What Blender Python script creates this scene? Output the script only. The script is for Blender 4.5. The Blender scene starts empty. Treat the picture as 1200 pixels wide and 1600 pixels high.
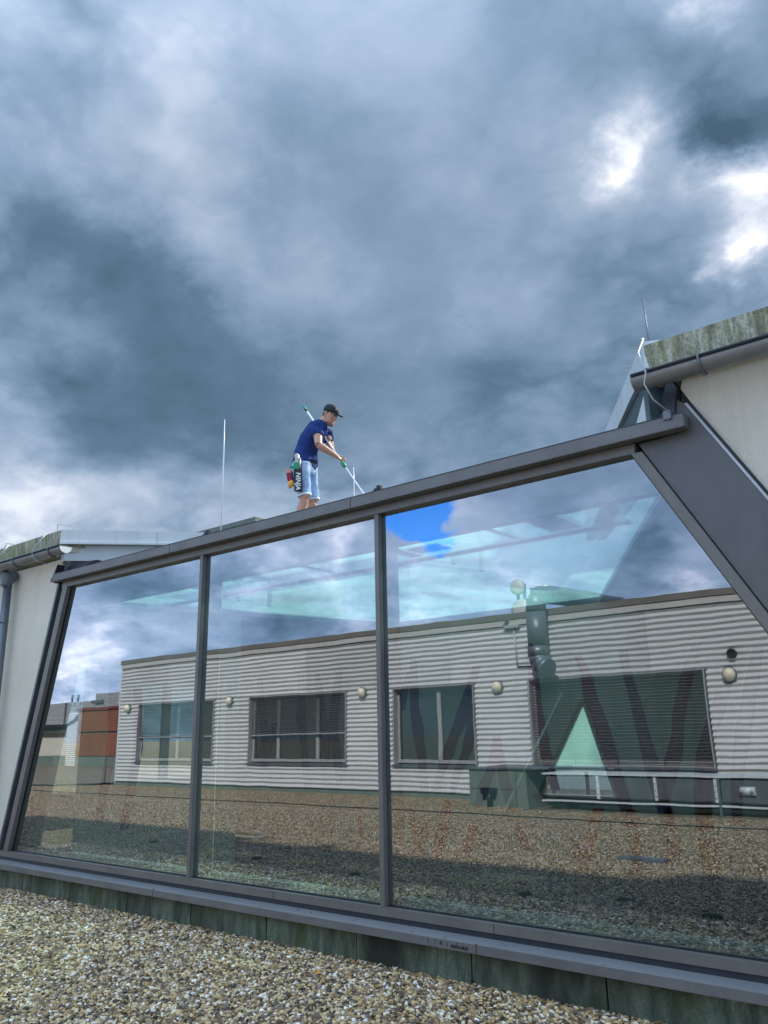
import bpy, bmesh, math, random
from mathutils import Vector, Matrix, noise as mnoise
random.seed(11)
SC = bpy.context.scene
COL = SC.collection
R = math.radians

# ------------------------------------------------------------------ camera
# world: X along the glass front, Y into the atrium (glass plane Y=0), Z up, roof gravel at Z=0
CAM = Vector((0.0, -4.936, 1.6))
PITCH, ROLL, YAW = R(15.594), R(-1.1086), R(38.618)
fw = Vector((-math.sin(YAW)*math.cos(PITCH), math.cos(YAW)*math.cos(PITCH), math.sin(PITCH)))
r0 = Vector((math.cos(YAW), math.sin(YAW), 0)); u0 = r0.cross(fw)
rt = math.cos(ROLL)*r0 + math.sin(ROLL)*u0
up = -math.sin(ROLL)*r0 + math.cos(ROLL)*u0
cd = bpy.data.cameras.new('camera'); cam = bpy.data.objects.new('camera', cd); COL.objects.link(cam)
m3 = Matrix((rt, up, -fw)).transposed()
cam.matrix_world = Matrix.Translation(CAM) @ m3.to_4x4()
cd.sensor_fit = 'VERTICAL'; cd.sensor_height = 24.0; cd.lens = 24.0*1243.03/1600.0
cd.clip_start = 0.05; cd.clip_end = 2000
SC.camera = cam

# ------------------------------------------------------------------ light
SUN = Vector((1.5, 4.15, 3.55)).normalized()
sd = bpy.data.lights.new('sun', 'SUN'); sd.energy = 4.6; sd.angle = R(2.5); sd.color = (1.0, 0.95, 0.88)
so = bpy.data.objects.new('sun', sd); COL.objects.link(so); so.location = SUN*30
so.rotation_euler = SUN.to_track_quat('Z', 'Y').to_euler()
SC.view_settings.view_transform = 'Standard'; SC.view_settings.look = 'None'
SC.view_settings.gamma = 1; SC.view_settings.exposure = EXPOSURE = 0.5
try: SC.view_settings.use_curve_mapping = False
except Exception: pass
SC.render.engine = 'CYCLES'
SC.cycles.max_bounces = 10; SC.cycles.transparent_max_bounces = 24; SC.cycles.transmission_bounces = 8
SC.cycles.glossy_bounces = 6; SC.cycles.diffuse_bounces = 3
SC.cycles.sample_clamp_indirect = 6.0

# cloud brightness lobes: sky direction, angular spread, lightening or darkening
LOBES = [
    (-0.7231, 0.3288, 0.6075, 0.006248, 0.16),
    (-0.5680, 0.4293, 0.7022, 0.005278, 0.16),
    (-0.6335, 0.4880, 0.6005, 0.003814, 0.18),
    (-0.6389, 0.4192, 0.6450, 0.002390, 0.07),
    (-0.6261, 0.5830, 0.5177, 0.004988, 0.22),
    (-0.5606, 0.6596, 0.5007, 0.003664, 0.16),
    (-0.7766, 0.4264, 0.4638, 0.003025, 0.22),
    (-0.7119, 0.4176, 0.5646, 0.003549, 0.07),
    (-0.4974, 0.5448, 0.6751, 0.013511, -0.02),
    (-0.4859, 0.6433, 0.5917, 0.008049, -0.11),
    (-0.7743, 0.3660, 0.5162, 0.002737, -0.33),
    (-0.7300, 0.4502, 0.5142, 0.002082, -0.24),
    (-0.7224, 0.5399, 0.4320, 0.008507, -0.36),
    (-0.8189, 0.4448, 0.3628, 0.003670, -0.24),
    (-0.5844, 0.6863, 0.4329, 0.007984, -0.27),
    (-0.4221, 0.8091, 0.4089, 0.010041, -0.24),
    (-0.5975, 0.5439, 0.5892, 0.000993, -0.11),
    (-0.3673, 0.7717, 0.5192, 0.007525, 0.14),
    (-0.1543, 0.7746, 0.6133, 0.000396, -0.48),
    (-0.1182, 0.7892, 0.6026, 0.000293, -0.34),
    (-0.1726, 0.7208, 0.6713, 0.001240, -0.14),
    (-0.2831, 0.7730, 0.5678, 0.004579, -0.03),
    (-0.2359, 0.7455, 0.6234, 0.001583, 0.25),
    (-0.1525, 0.8061, 0.5718, 0.001555, 0.30),
    (-0.1738, 0.8481, 0.5005, 0.000736, 0.27),
    (-0.1338, 0.7089, 0.6925, 0.001142, 0.23),
    (-0.1433, 0.8290, 0.5406, 0.000693, 0.17),
    (-0.8464, 0.3739, 0.3792, 0.000783, 0.16),
    (-0.8767, 0.4106, 0.2508, 0.003333, 0.41),
    (-0.7909, 0.5450, 0.2782, 0.003477, 0.22),
    (-0.7156, 0.6416, 0.2760, 0.002538, 0.14),
    (-0.5599, 0.7668, 0.3139, 0.005350, 0.06),
    (-0.3796, 0.8522, 0.3602, 0.001005, 0.00),
    (-0.6823, 0.2591, 0.6837, 0.001144, 0.02),
    (-0.3684, 0.5874, 0.7206, 0.005209, 0.07),
    (-0.6327, -0.7393, 0.2304, 0.001162, 0.27),
    (-0.6880, -0.6932, 0.2150, 0.001561, 0.16),
    (-0.7325, -0.6487, 0.2066, 0.000771, 0.27),
    (-0.8107, -0.5569, 0.1806, 0.001001, -0.16),
    (-0.8268, -0.5442, 0.1425, 0.000969, -0.20),
    (-0.8483, -0.5183, 0.1085, 0.000918, 0.27),
    (-0.8074, -0.5766, 0.1246, 0.001005, 0.24),
    (-0.8571, -0.5116, 0.0611, 0.000887, 0.24),
    (-0.8788, -0.4642, 0.1107, 0.000838, 0.14),
    (-0.8607, -0.5073, 0.0432, 0.000215, -0.27),
    (-0.7196, -0.6815, 0.1332, 0.001518, -0.22),
    (-0.6679, -0.7301, 0.1446, 0.000792, 0.24),
    (-0.5437, -0.8078, 0.2277, 0.000957, 0.16),
    (-0.4781, -0.8512, 0.2163, 0.001474, 0.07),
    (-0.3407, -0.9157, 0.2132, 0.000928, -0.27),
    (-0.2958, -0.9423, 0.1567, 0.000215, 0.30),
    (-0.4011, -0.9062, 0.1342, 0.000978, -0.22),
    (-0.5936, -0.7905, 0.1508, 0.000389, 0.34),
    (-0.5529, -0.8167, 0.1652, 0.000503, 0.16),
    (-0.3610, -0.8976, 0.2530, 0.000673, 0.16),
    (-0.3071, -0.9190, 0.2472, 0.000400, -0.07),
    (-0.3960, -0.8723, 0.2869, 0.001790, -0.11),
    (-0.5042, -0.8114, 0.2957, 0.001121, 0.07),
    (-0.4659, -0.8700, 0.1611, 0.000186, 0.22),
]
GAPS = [
    (-0.2676, 0.7336, 0.6247, 0.000451, 0.77),
    (-0.2467, 0.7580, 0.6038, 0.000359, 0.85),
    (-0.2194, 0.7425, 0.6329, 0.000269, 0.77),
    (-0.1794, 0.7485, 0.6384, 0.000284, 0.85),
    (-0.1788, 0.7893, 0.5874, 0.000399, 0.77),
    (-0.1423, 0.8060, 0.5746, 0.000700, 0.94),
    (-0.1667, 0.8414, 0.5140, 0.000223, 0.94),
    (-0.1779, 0.8558, 0.4858, 0.000199, 0.85),
    (-0.2109, 0.8362, 0.5063, 0.000108, 0.77),
    (-0.1325, 0.7061, 0.6956, 0.000441, 0.85),
    (-0.8485, -0.5188, 0.1048, 0.000634, 0.40),
    (-0.8141, -0.5681, 0.1206, 0.000395, 0.30),
    (-0.6314, -0.7380, 0.2382, 0.000654, 0.35),
    (-0.2952, -0.9419, 0.1603, 0.000216, 0.25),
    (-0.4654, -0.8696, 0.1649, 0.000144, 0.35),
    (-0.5936, -0.7905, 0.1508, 0.000215, 0.30),
]
HOLES = [
    (-0.5495, -0.7967, 0.2514, 0.000796, 1.00),
    (-0.5448, -0.8066, 0.2293, 0.000458, 0.90),
    (-0.5570, -0.7849, 0.2713, 0.000565, 0.70),
    (-0.7093, -0.6936, 0.1255, 0.000278, 0.35),
    (-0.7818, -0.6145, 0.1062, 0.000258, 0.35),
]

BANDS = [
    ('P', 0.135, [(-5.134, 2.717), (-5.094, 2.26), (-5.099, 1.961), (-5.048, 1.563), (-4.97, 1.191), (-4.898, 0.889)]),
    ('P', 0.153, [(-4.46, 2.509), (-4.367, 2.297), (-4.336, 1.985), (-4.237, 1.716), (-4.181, 1.454), (-4.105, 1.161), (-4.023, 0.806), (-3.982, 0.459), (-3.922, -0.039)]),
    ('N', 0.150, [(-3.86, 2.534), (-3.823, 2.189), (-3.757, 1.851), (-3.703, 1.486), (-3.64, 1.166), (-3.582, 0.82), (-3.53, 0.51), (-3.49, 0.24)]),
    ('P', 0.159, [(-2.962, 2.544), (-3.141, 2.151), (-3.275, 1.763), (-3.309, 1.537), (-3.391, 1.272), (-3.472, 1.015), (-3.574, 0.766)]),
    ('P', 0.164, [(-2.75, 1.989), (-2.876, 1.703), (-2.967, 1.533), (-3.034, 1.273), (-3.111, 0.935), (-3.136, 0.571), (-3.142, 0.246), (-3.11, -0.038)]),
    ('N', 0.131, [(-2.318, 2.448), (-2.468, 1.976), (-2.61, 1.507), (-2.747, 0.978), (-2.785, 0.588)]),
    ('N', 0.140, [(-7.11, 2.465), (-7.211, 2.241), (-7.268, 1.926)]),
    ('N', 0.168, [(-7.045, 2.644), (-7.036, 2.251), (-7.045, 1.99), (-6.999, 1.696), (-6.973, 1.477), (-6.928, 1.192), (-6.909, 0.837)]),
    ('N', 0.177, [(-5.953, 2.48), (-6.073, 2.203), (-6.168, 1.993), (-6.277, 1.724), (-6.393, 1.531), (-6.51, 1.304), (-6.629, 1.052), (-6.724, 0.841)]),
    ('N', 0.144, [(-6.055, 1.972), (-6.101, 1.72), (-6.132, 1.528), (-6.195, 1.329), (-6.364, 1.056), (-6.44, 0.808)]),
    ('N', 0.137, [(-5.709, 1.548), (-5.814, 1.136), (-5.947, 0.901), (-6.052, 0.644)]),
    ('N', 0.123, [(-5.699, 1.548), (-5.649, 1.138), (-5.607, 0.91), (-5.558, 0.662)]),
    ('C', 0.173, [(-6.868, 0.513), (-6.942, 0.296), (-7.039, 0.036)]),
    ('C', 0.159, [(-6.1, 0.499), (-6.184, 0.259), (-6.297, 0.009)]),
    ('C', 0.146, [(-5.521, 0.526), (-5.44, 0.378), (-5.355, 0.174)]),
    ('C', 0.132, [(-4.691, 0.326), (-4.655, 0.172), (-4.58, 0.015)]),
    ('C', 0.146, [(-4.352, 0.701), (-4.459, 0.432), (-4.571, 0.107)]),
    ('C', 0.136, [(-3.955, 0.717), (-3.943, 0.324), (-3.922, -0.039)]),
    ('C', 0.115, [(-3.504, 0.734), (-3.477, 0.354), (-3.608, 0.146)]),
    ('C', 0.135, [(-3.113, 0.749), (-3.126, 0.376), (-3.092, -0.055)]),
    ('C', 0.168, [(-6.517, 0.724), (-6.642, 0.312), (-6.762, -0.017)]),
    ('C', 0.165, [(-7.174, 0.601), (-7.073, 0.288), (-7.029, 0.005)]),
    ('N', 0.170, [(-9.33, 2.6), (-9.311, 2.253), (-9.306, 1.832), (-9.243, 1.35), (-9.167, 0.825)]),
    ('P', 0.164, [(-8.971, 2.578), (-8.914, 2.235), (-8.815, 1.685), (-8.734, 1.208)]),
    ('N', 0.171, [(-8.489, 2.549), (-8.571, 2.152), (-8.626, 1.681), (-8.535, 1.219), (-8.497, 0.841)]),
    ('P', 0.186, [(-10.321, 2.553), (-10.257, 2.074), (-10.133, 1.606), (-10.274, 1.2)]),
    ('N', 0.181, [(-9.91, 1.806), (-10.053, 1.503), (-10.163, 1.1)]),
    ('C', 0.137, [(-10.407, 0.596), (-10.286, 0.209)]),
    ('C', 0.110, [(-8.119, 0.582), (-8.051, 0.148)]),
]


class NT:
    def __init__(s, tree): s.t = tree; s.n = tree.nodes; s.l = tree.links
    def node(s, typ, **kw):
        nd = s.n.new(typ)
        for k, v in kw.items(): setattr(nd, k, v)
        return nd
    def put(s, sock, v):
        if isinstance(v, bpy.types.NodeSocket): s.l.new(v, sock)
        elif v is not None: sock.default_value = v
    def math(s, op, a, b=None, c=None, clamp=False):
        nd = s.node('ShaderNodeMath', operation=op); nd.use_clamp = clamp
        for i, v in enumerate((a, b, c)):
            if v is not None: s.put(nd.inputs[i], v)
        return nd.outputs[0]
    def vmath(s, op, a, b=None, scale=None):
        nd = s.node('ShaderNodeVectorMath', operation=op); s.put(nd.inputs[0], a)
        if b is not None: s.put(nd.inputs[1], b)
        if scale is not None: s.put(nd.inputs['Scale'], scale)
        return nd.outputs['Value'] if op in ('DOT_PRODUCT', 'LENGTH') else nd.outputs[0]
    def noise(s, vec, scale, detail=4, rough=.5, dist=0.0, col=False):
        nd = s.node('ShaderNodeTexNoise'); s.put(nd.inputs['Vector'], vec)
        nd.inputs['Scale'].default_value = scale; nd.inputs['Detail'].default_value = detail
        nd.inputs['Roughness'].default_value = rough; nd.inputs['Distortion'].default_value = dist
        return nd.outputs['Color' if col else 'Fac']
    def voronoi(s, vec, scale, feature='F1', out='Distance', rnd=1.0):
        nd = s.node('ShaderNodeTexVoronoi', feature=feature); s.put(nd.inputs['Vector'], vec)
        nd.inputs['Scale'].default_value = scale; nd.inputs['Randomness'].default_value = rnd
        return nd.outputs[out]
    def ramp(s, fac, stops, interp='LINEAR'):
        nd = s.node('ShaderNodeValToRGB'); s.put(nd.inputs[0], fac); cr = nd.color_ramp; cr.interpolation = interp
        while len(cr.elements) < len(stops): cr.elements.new(0.5)
        for e, (p, c) in zip(cr.elements, stops):
            e.position = p; e.color = (*c, 1) if len(c) == 3 else c
        return nd.outputs[0]
    def mix(s, fac, a, b, mode='MIX'):
        nd = s.node('ShaderNodeMix', data_type='RGBA', blend_type=mode)
        s.put(nd.inputs['Factor'], fac); s.put(nd.inputs['A'], a if isinstance(a, bpy.types.NodeSocket) else (*a, 1))
        s.put(nd.inputs['B'], b if isinstance(b, bpy.types.NodeSocket) else (*b, 1)); 
        return [o for o in nd.outputs if o.type == 'RGBA'][0]
    def rng(s, v, a, b, c, d, smooth=False):
        nd = s.node('ShaderNodeMapRange'); 
        if smooth: nd.interpolation_type = 'SMOOTHSTEP'
        for i, x in enumerate((v, a, b, c, d)): s.put(nd.inputs[i], x)
        return nd.outputs[0]
# NodeMix RGBA inputs are found by identifier
def _mixfix(self, fac, a, b, mode='MIX'):
    nd = self.node('ShaderNodeMix'); nd.data_type = 'RGBA'; nd.blend_type = mode
    ins = {i.identifier: i for i in nd.inputs}
    self.put(ins['Factor_Float'], fac)
    for k, v in (('A_Color', a), ('B_Color', b)):
        self.put(ins[k], v if isinstance(v, bpy.types.NodeSocket) else (*v, 1))
    return {o.identifier: o for o in nd.outputs}['Result_Color']
NT.mix = _mixfix

w = bpy.data.worlds.new('World'); SC.world = w; w.use_nodes = True
T = NT(w.node_tree); T.n.clear()
tc = T.node('ShaderNodeTexCoord').outputs['Generated']
dirn = T.vmath('NORMALIZE', tc)
sep = T.node('ShaderNodeSeparateXYZ'); T.put(sep.inputs[0], dirn)
dx, dy, dz = sep.outputs
den = T.math('ADD', T.math('ABSOLUTE', dz), 0.32)
cmb = T.node('ShaderNodeCombineXYZ'); T.put(cmb.inputs[0], T.math('DIVIDE', dx, den)); T.put(cmb.inputs[1], T.math('DIVIDE', dy, den)); cmb.inputs[2].default_value = 3.7
pl = cmb.outputs[0]
wn = T.noise(pl, 2.2, 5, .55, col=True)
wv = T.vmath('SUBTRACT', wn, (0.5, 0.5, 0.5))
dw = T.vmath('NORMALIZE', T.vmath('ADD', dirn, T.vmath('SCALE', wv, scale=0.17)))
wn2 = T.noise(pl, 9.0, 7, .62, col=True)
dw2 = T.vmath('NORMALIZE', T.vmath('ADD', dw, T.vmath('SCALE', T.vmath('SUBTRACT', wn2, (0.5, 0.5, 0.5)), scale=0.10)))
n1 = T.noise(pl, 1.3, 8, .52, .35)
n2 = T.noise(pl, 4.2, 9, .60, .5)
n3 = T.noise(pl, 13.0, 6, .6, .6)
def lobes(vec, lst, start):
    acc = start
    for (x, y, z, k, a) in lst:
        d = T.vmath('DOT_PRODUCT', vec, (x, y, z))
        e = T.math('EXPONENT', T.math('MULTIPLY_ADD', d, 1.0/k, -1.0/k))
        acc = T.math('MULTIPLY_ADD', e, a, acc)
    return acc
base = T.math('MULTIPLY_ADD', n1, 0.42, 0.505-0.21)
base = T.math('ADD', base, T.math('MULTIPLY_ADD', n2, 0.28, -0.14))
base = T.math('ADD', base, T.math('MULTIPLY_ADD', n3, 0.15, -0.075))
bright = lobes(dw2, LOBES, base)
# billowing: rounded puffs (inverted smooth cells, several octaves) give the cloud edges their heads
vb = T.node('ShaderNodeTexVoronoi', feature='F1'); T.put(vb.inputs['Vector'], T.vmath('ADD', pl, T.vmath('SCALE', wv, scale=.55)))
vb.inputs['Scale'].default_value = 5.5; vb.inputs['Detail'].default_value = 2.5; vb.inputs['Roughness'].default_value = .55
puff = T.math('SUBTRACT', 0.50, vb.outputs['Distance'])
pmask = T.rng(T.noise(pl, 1.9, 3, .5), .38, .62, .12, 1.0, True)
bright = T.math('ADD', bright, T.math('MULTIPLY', T.math('MULTIPLY', puff, 0.30), pmask))
gap = lobes(dw2, GAPS, 0.0)
n4 = T.noise(pl, 8.5, 10, .70, .35)
wisp = T.math('ADD', T.math('MULTIPLY_ADD', n4, 3.4, -1.7), T.math('MULTIPLY', puff, .5))
gap = T.rng(T.math('MULTIPLY', gap, T.math('ADD', 1.0, wisp)), .12, 1.35, 0.0, 1.0)
bright = T.math('MULTIPLY_ADD', gap, .36, bright)
ccol = T.ramp(bright, [(0.0, (.050, .092, .140)), (.20, (.089, .150, .222)), (.40, (.173, .247, .352)), (.56, (.270, .345, .455)), (.72, (.41, .465, .575)), (.88, (.64, .68, .74)), (1.0, (.90, .90, .90))])
# clouds over the camera's back are lit from the sun side and are brighter than those seen against the sun
gain = T.rng(dy, 0.50, -0.60, 1.0, 2.7, True)
zen = T.rng(dz, 0.60, 0.98, 1.0, 1.9, True)   # unseen zenith brightened to add light on the shaded foreground
cstr = T.math('MULTIPLY', gain, zen)
ccol = T.mix(T.rng(dy, .4, -.6, 0, 1), ccol, T.mix(1.0, ccol, (1.02, 1.0, 1.02), 'MULTIPLY'))
hole = lobes(dw2, HOLES, 0.0)
hole = T.rng(T.math('ADD', hole, T.math('MULTIPLY_ADD', n2, 0.8, -0.4)), 0.28, 0.95, 0.0, 1.0, True)
sky = T.node('ShaderNodeTexSky'); sky.sky_type = 'NISHITA'; sky.sun_disc = False
sky.sun_elevation = math.asin(SUN.z); sky.sun_rotation = math.atan2(SUN.x, SUN.y)
sky.air_density = 1.0; sky.dust_density = 0.3; sky.ozone_density = 2.0
bg1 = T.node('ShaderNodeBackground'); T.put(bg1.inputs[0], T.mix(1.0, sky.outputs[0], (.4, 1.1, 2.1), 'MULTIPLY')); bg1.inputs[1].default_value = 0.15
bg2 = T.node('ShaderNodeBackground'); T.put(bg2.inputs[0], ccol); T.put(bg2.inputs[1], cstr)
ms = T.node('ShaderNodeMixShader'); T.put(ms.inputs[0], hole); T.l.new(bg2.outputs[0], ms.inputs[1]); T.l.new(bg1.outputs[0], ms.inputs[2])
wo = T.node('ShaderNodeOutputWorld'); T.l.new(ms.outputs[0], wo.inputs[0])

# ------------------------------------------------------------------ materials
MATS = {}
def new_mat(name):
    m = bpy.data.materials.new(name); m.use_nodes = True
    t = NT(m.node_tree); t.n.clear(); out = t.node('ShaderNodeOutputMaterial'); MATS[name] = m
    return m, t, out
def pbsdf(t, col, rough=.5, metal=0.0, bump=None, bstr=.3, bdist=.01, spec=None):
    b = t.node('ShaderNodeBsdfPrincipled')
    t.put(b.inputs['Base Color'], col if isinstance(col, bpy.types.NodeSocket) else (*col, 1))
    t.put(b.inputs['Roughness'], rough); t.put(b.inputs['Metallic'], metal)
    if spec is not None: b.inputs['Specular IOR Level'].default_value = spec
    if bump is not None:
        bn = t.node('ShaderNodeBump'); bn.inputs['Strength'].default_value = bstr; bn.inputs['Distance'].default_value = bdist
        t.put(bn.inputs['Height'], bump); t.l.new(bn.outputs[0], b.inputs['Normal'])
    return b
def coords(t, scale=(1, 1, 1), which='Object'):
    tc = t.node('ShaderNodeTexCoord').outputs[which]
    mp = t.node('ShaderNodeMapping'); t.put(mp.inputs[0], tc); mp.inputs['Scale'].default_value = scale
    return mp.outputs[0]
def simple(name, col, rough=.5, metal=0.0, var=.12, nscale=6, stretch=(1, 1, 1), bstr=.15, bdist=.003, dirt=0.0, dirtcol=(.1, .09, .07), spec=None):
    m, t, out = new_mat(name); c = coords(t, stretch)
    n = t.noise(c, nscale, 6, .6); nf = t.noise(c, nscale*9, 4, .6)
    col2 = t.mix(t.rng(n, .3, .7, 0, 1), tuple(x*(1-var) for x in col), tuple(min(1, x*(1+var)) for x in col))
    if dirt > 0:
        dn = t.noise(coords(t, (stretch[0]*3, stretch[1]*3, stretch[2]*.5)), 1.6, 7, .65, .4)
        col2 = t.mix(t.rng(dn, .52, .78, 0, dirt), col2, dirtcol)
    b = pbsdf(t, col2, t.rng(nf, .3, .7, max(.02, rough-.08), min(1, rough+.08)), metal, nf, bstr, bdist, spec)
    t.l.new(b.outputs[0], out.inputs[0]); return m

frame_m = simple('frame_grey', (.165, .160, .150), .40, .25, .10, 3, (1, 1, 1), .06, .001, .5, (.13, .125, .115))
fascia_m = simple('fascia_grey', (.160, .158, .157), .48, .2, .14, 2.5, (1, 1, 3), .08, .001, .6, (.10, .097, .092))
panel_m = simple('panel_anthracite', (.112, .111, .116), .44, .2, .14, 1.2, (1, 1, 1), .05, .001, .6, (.165, .165, .165))
dark_m = simple('dark_rubber', (.012, .013, .016), .5)
navy_m = simple('dark_recess_metal', (.030, .038, .055), .4, .2)
sill_m = simple('sill_aluminium', (.34, .355, .36), .34, .45, .08, 2, (1, 1, 1), .05, .001, .10, (.16, .16, .15))
zinc_m = simple('weathered_zinc', (.17, .185, .205), .42, .55, .2, 5, (1, 1, 1), .1, .002, .35, (.09, .10, .11))
gutter_m = simple('gutter_zinc', (.25, .255, .26), .42, .35, .2, 5, (1, 1, 1), .1, .002, .5, (.10, .105, .11))
whitemetal_m = simple('pale_verge_metal', (.62, .68, .70), .45, .15, .08, 1.5, (1, 1, 1), .05, .001, .35, (.33, .32, .26))
wire_m = simple('bright_wire', (.45, .47, .50), .5, .4)
tealglass_m = simple('dark_teal_panel', (.022, .050, .058), .4, .1)
siding2_m = simple('siding_silver_worn', (.53, .54, .54), .5, .15, .08, .7, (1, 1, 1), .04, .001, .5, (.42, .40, .36))
siding3_m = simple('siding_silver_dull', (.64, .65, .645), .48, .15, .06, .9, (1, 1, 1), .04, .001, .35, (.48, .46, .42))
siding_m = simple('siding_silver', (.60, .615, .61), .45, .15, .05, .7, (1, 1, 1), .04, .001, .25, (.45, .43, .38))
cap_m = simple('roof_edge_bronze', (.20, .18, .16), .45, .3, .1, 1)
band_m = simple('pale_roof_band', (.50, .49, .46), .5, .1, .08, 1, dirt=.3, dirtcol=(.3, .29, .25))
winframe_m = simple('window_frame_grey', (.33, .33, .33), .45, .1)
slat_m = simple('blind_slat_grey', (.30, .30, .27), .45, .2, .08, 3)
lampglass_m = simple('lamp_cream_glass', (.72, .66, .50), .35)
duct_m = simple('duct_grey', (.14, .165, .19), .42, .35, .12, 3)
duct2_m = simple('far_cladding', (.36, .37, .38), .6, .1)
concrete_m = simple('weathered_concrete', (.30, .31, .28), .85, 0, .2, 4, bstr=.5, bdist=.004, dirt=.5, dirtcol=(.15, .17, .13))
rust_m = None
white_m = simple('white_plaster', (.55, .58, .52), .7)
intwall_m = simple('interior_wall', (.19, .215, .20), .75, 0, .1, 1)
floor_m = simple('interior_floor', (.035, .045, .038), .35, 0, .15, 1.5)
beam_m = simple('interior_beam', (.20, .22, .26), .5, .1, .05, 1)
art1_m = simple('art_navy', (.008, .012, .055), .6, var=.2, nscale=1.5)
art2_m = simple('art_plum', (.060, .008, .038), .6, var=.2, nscale=1.5)
art3_m = simple('art_crimson', (.20, .010, .028), .6, var=.2, nscale=1.5)
slate_m = simple('dark_roofing', (.05, .052, .055), .7)
metaldark_m = simple('black_metal', (.02, .02, .022), .45, .4)
beige_m = simple('beige_render', (.50, .47, .40), .85, 0, .08, 2, bstr=.3)
greenpl_m = simple('green_plinth', (.13, .165, .14), .7, 0, .2, 2, (1, 1, .4), .2, .002, .4, (.06, .08, .06))
skin_m = simple('skin', (.56, .30, .205), .5, 0, .08, 20, bstr=.02)
shirt_m = None
capcloth_m = simple('cap_cloth', (.012, .02, .028), .8, bstr=.3, bdist=.001)
stubble_m = simple('stubble', (.30, .16, .10), .7)
hair_m = simple('hair_brown', (.10, .055, .03), .8)
shoe_m = simple('shoe_dark', (.03, .03, .035), .7)
sole_m = simple('shoe_sole', (.5, .5, .48), .7)
beltm = simple('belt_web', (.02, .02, .03), .8)
pole_m = simple('pole_white', (.80, .82, .84), .35, .1, .03)
green_m = simple('tool_green', (.01, .30, .13), .45)
black_m = simple('holster_black', (.010, .012, .018), .5)
red_m = simple('cloth_crimson', (.35, .03, .06), .9)
orange_m = simple('cloth_orange', (.85, .36, .04), .9)
pink_m = simple('sponge_pink', (.75, .33, .25), .9)
brass_m = simple('squeegee_metal', (.42, .40, .36), .4, .6)
ink_m = simple('marker_ink', (.012, .012, .012), .6)
letter_m = simple('white_print', (.8, .8, .8), .5)
moss_m = simple('moss', (.035, .045, .018), .95, 0, .4, 30, bstr=.8, bdist=.01)

# white reveals and columns, made translucent so daylight from behind brightens them
m, t, out = new_mat('reveal_glow'); n = t.noise(coords(t, (1, 1, .2)), 3, 4, .5)
df = t.node('ShaderNodeBsdfDiffuse'); t.put(df.inputs[0], t.mix(n, (.55, .60, .52), (.75, .80, .70)))
tl = t.node('ShaderNodeBsdfTranslucent'); t.put(tl.inputs[0], t.mix(n, (.50, .60, .48), (.70, .82, .68)))
mx = t.node('ShaderNodeMixShader'); mx.inputs[0].default_value = .6; t.l.new(df.outputs[0], mx.inputs[1]); t.l.new(tl.outputs[0], mx.inputs[2]); t.l.new(mx.outputs[0], out.inputs[0]); reveal_glow_m = m
# stucco
m, t, out = new_mat('stucco'); c = coords(t)
f1 = t.noise(c, 160, 4, .7); f2 = t.noise(c, 1.1, 6, .6); st = t.noise(coords(t, (3.5, 3.5, .35)), 1.4, 6, .6)
cc = t.mix(t.rng(f2, .35, .65, 0, 1), (.80, .755, .63), (.88, .84, .72))
cc = t.mix(t.rng(st, .54, .80, 0, .25), cc, (.56, .53, .45))
sz = t.node('ShaderNodeSeparateXYZ'); t.put(sz.inputs[0], coords(t))
drip = t.noise(coords(t, (16, 16, .5)), 1.0, 6, .65); cc = t.mix(t.math('MULTIPLY', t.rng(sz.outputs[2], 2.6, 3.75, 0, 1), t.rng(drip, .48, .72, 0, .3)), cc, (.42, .40, .33))
cc = t.mix(t.rng(f1, .35, .6, .45, 0), cc, (.30, .29, .26))
b = pbsdf(t, cc, .9, 0, f1, .9, .006); t.l.new(b.outputs[0], out.inputs[0]); stucco_m = m

# mossy concrete eave: vertical streaks of lichen and algae
m, t, out = new_mat('mossy_concrete')
s1 = t.noise(coords(t, (22, 22, 2.2)), 1.0, 8, .7, .2); s2 = t.noise(coords(t, (5, 5, 1.5)), 1.0, 7, .65); s3 = t.noise(coords(t), 45, 6, .7)
cc = t.ramp(s1, [(.28, (.09, .09, .07)), (.42, (.25, .25, .18)), (.52, (.40, .41, .31)), (.64, (.66, .65, .56))])
cc = t.mix(t.rng(s2, .42, .66, 0, .8), cc, (.22, .25, .075))
cc = t.mix(t.rng(s3, .35, .55, .55, 0), cc, (.05, .05, .04))
b = pbsdf(t, cc, .95, 0, s3, .8, .01); t.l.new(b.outputs[0], out.inputs[0]); moss_conc_m = m

# plinth: green patinated sheet with dark damp stains
m, t, out = new_mat('plinth_patina')
c = coords(t); s1 = t.noise(coords(t, (14, 14, 3)), 1.0, 8, .68); s2 = t.noise(coords(t, (1.3, 1.3, .5)), 1.0, 5, .6, .4); s3 = t.noise(c, 60, 6, .7)
cc = t.ramp(s1, [(.30, (.035, .050, .032)), (.48, (.125, .165, .118)), (.66, (.235, .29, .21))])
cc = t.mix(t.rng(s2, .46, .64, 0, .92), cc, (.014, .018, .012))
cc = t.mix(t.rng(t.noise(coords(t, (3, 3, 1.2)), 1.3, 5, .6), .52, .7, 0, .6), cc, (.075, .09, .018))
cc = t.mix(t.rng(s3, .35, .62, .45, 0), cc, (.03, .035, .028))
b = pbsdf(t, cc, .8, .1, s3, .5, .004); t.l.new(b.outputs[0], out.inputs[0]); plinth_m = m

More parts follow.
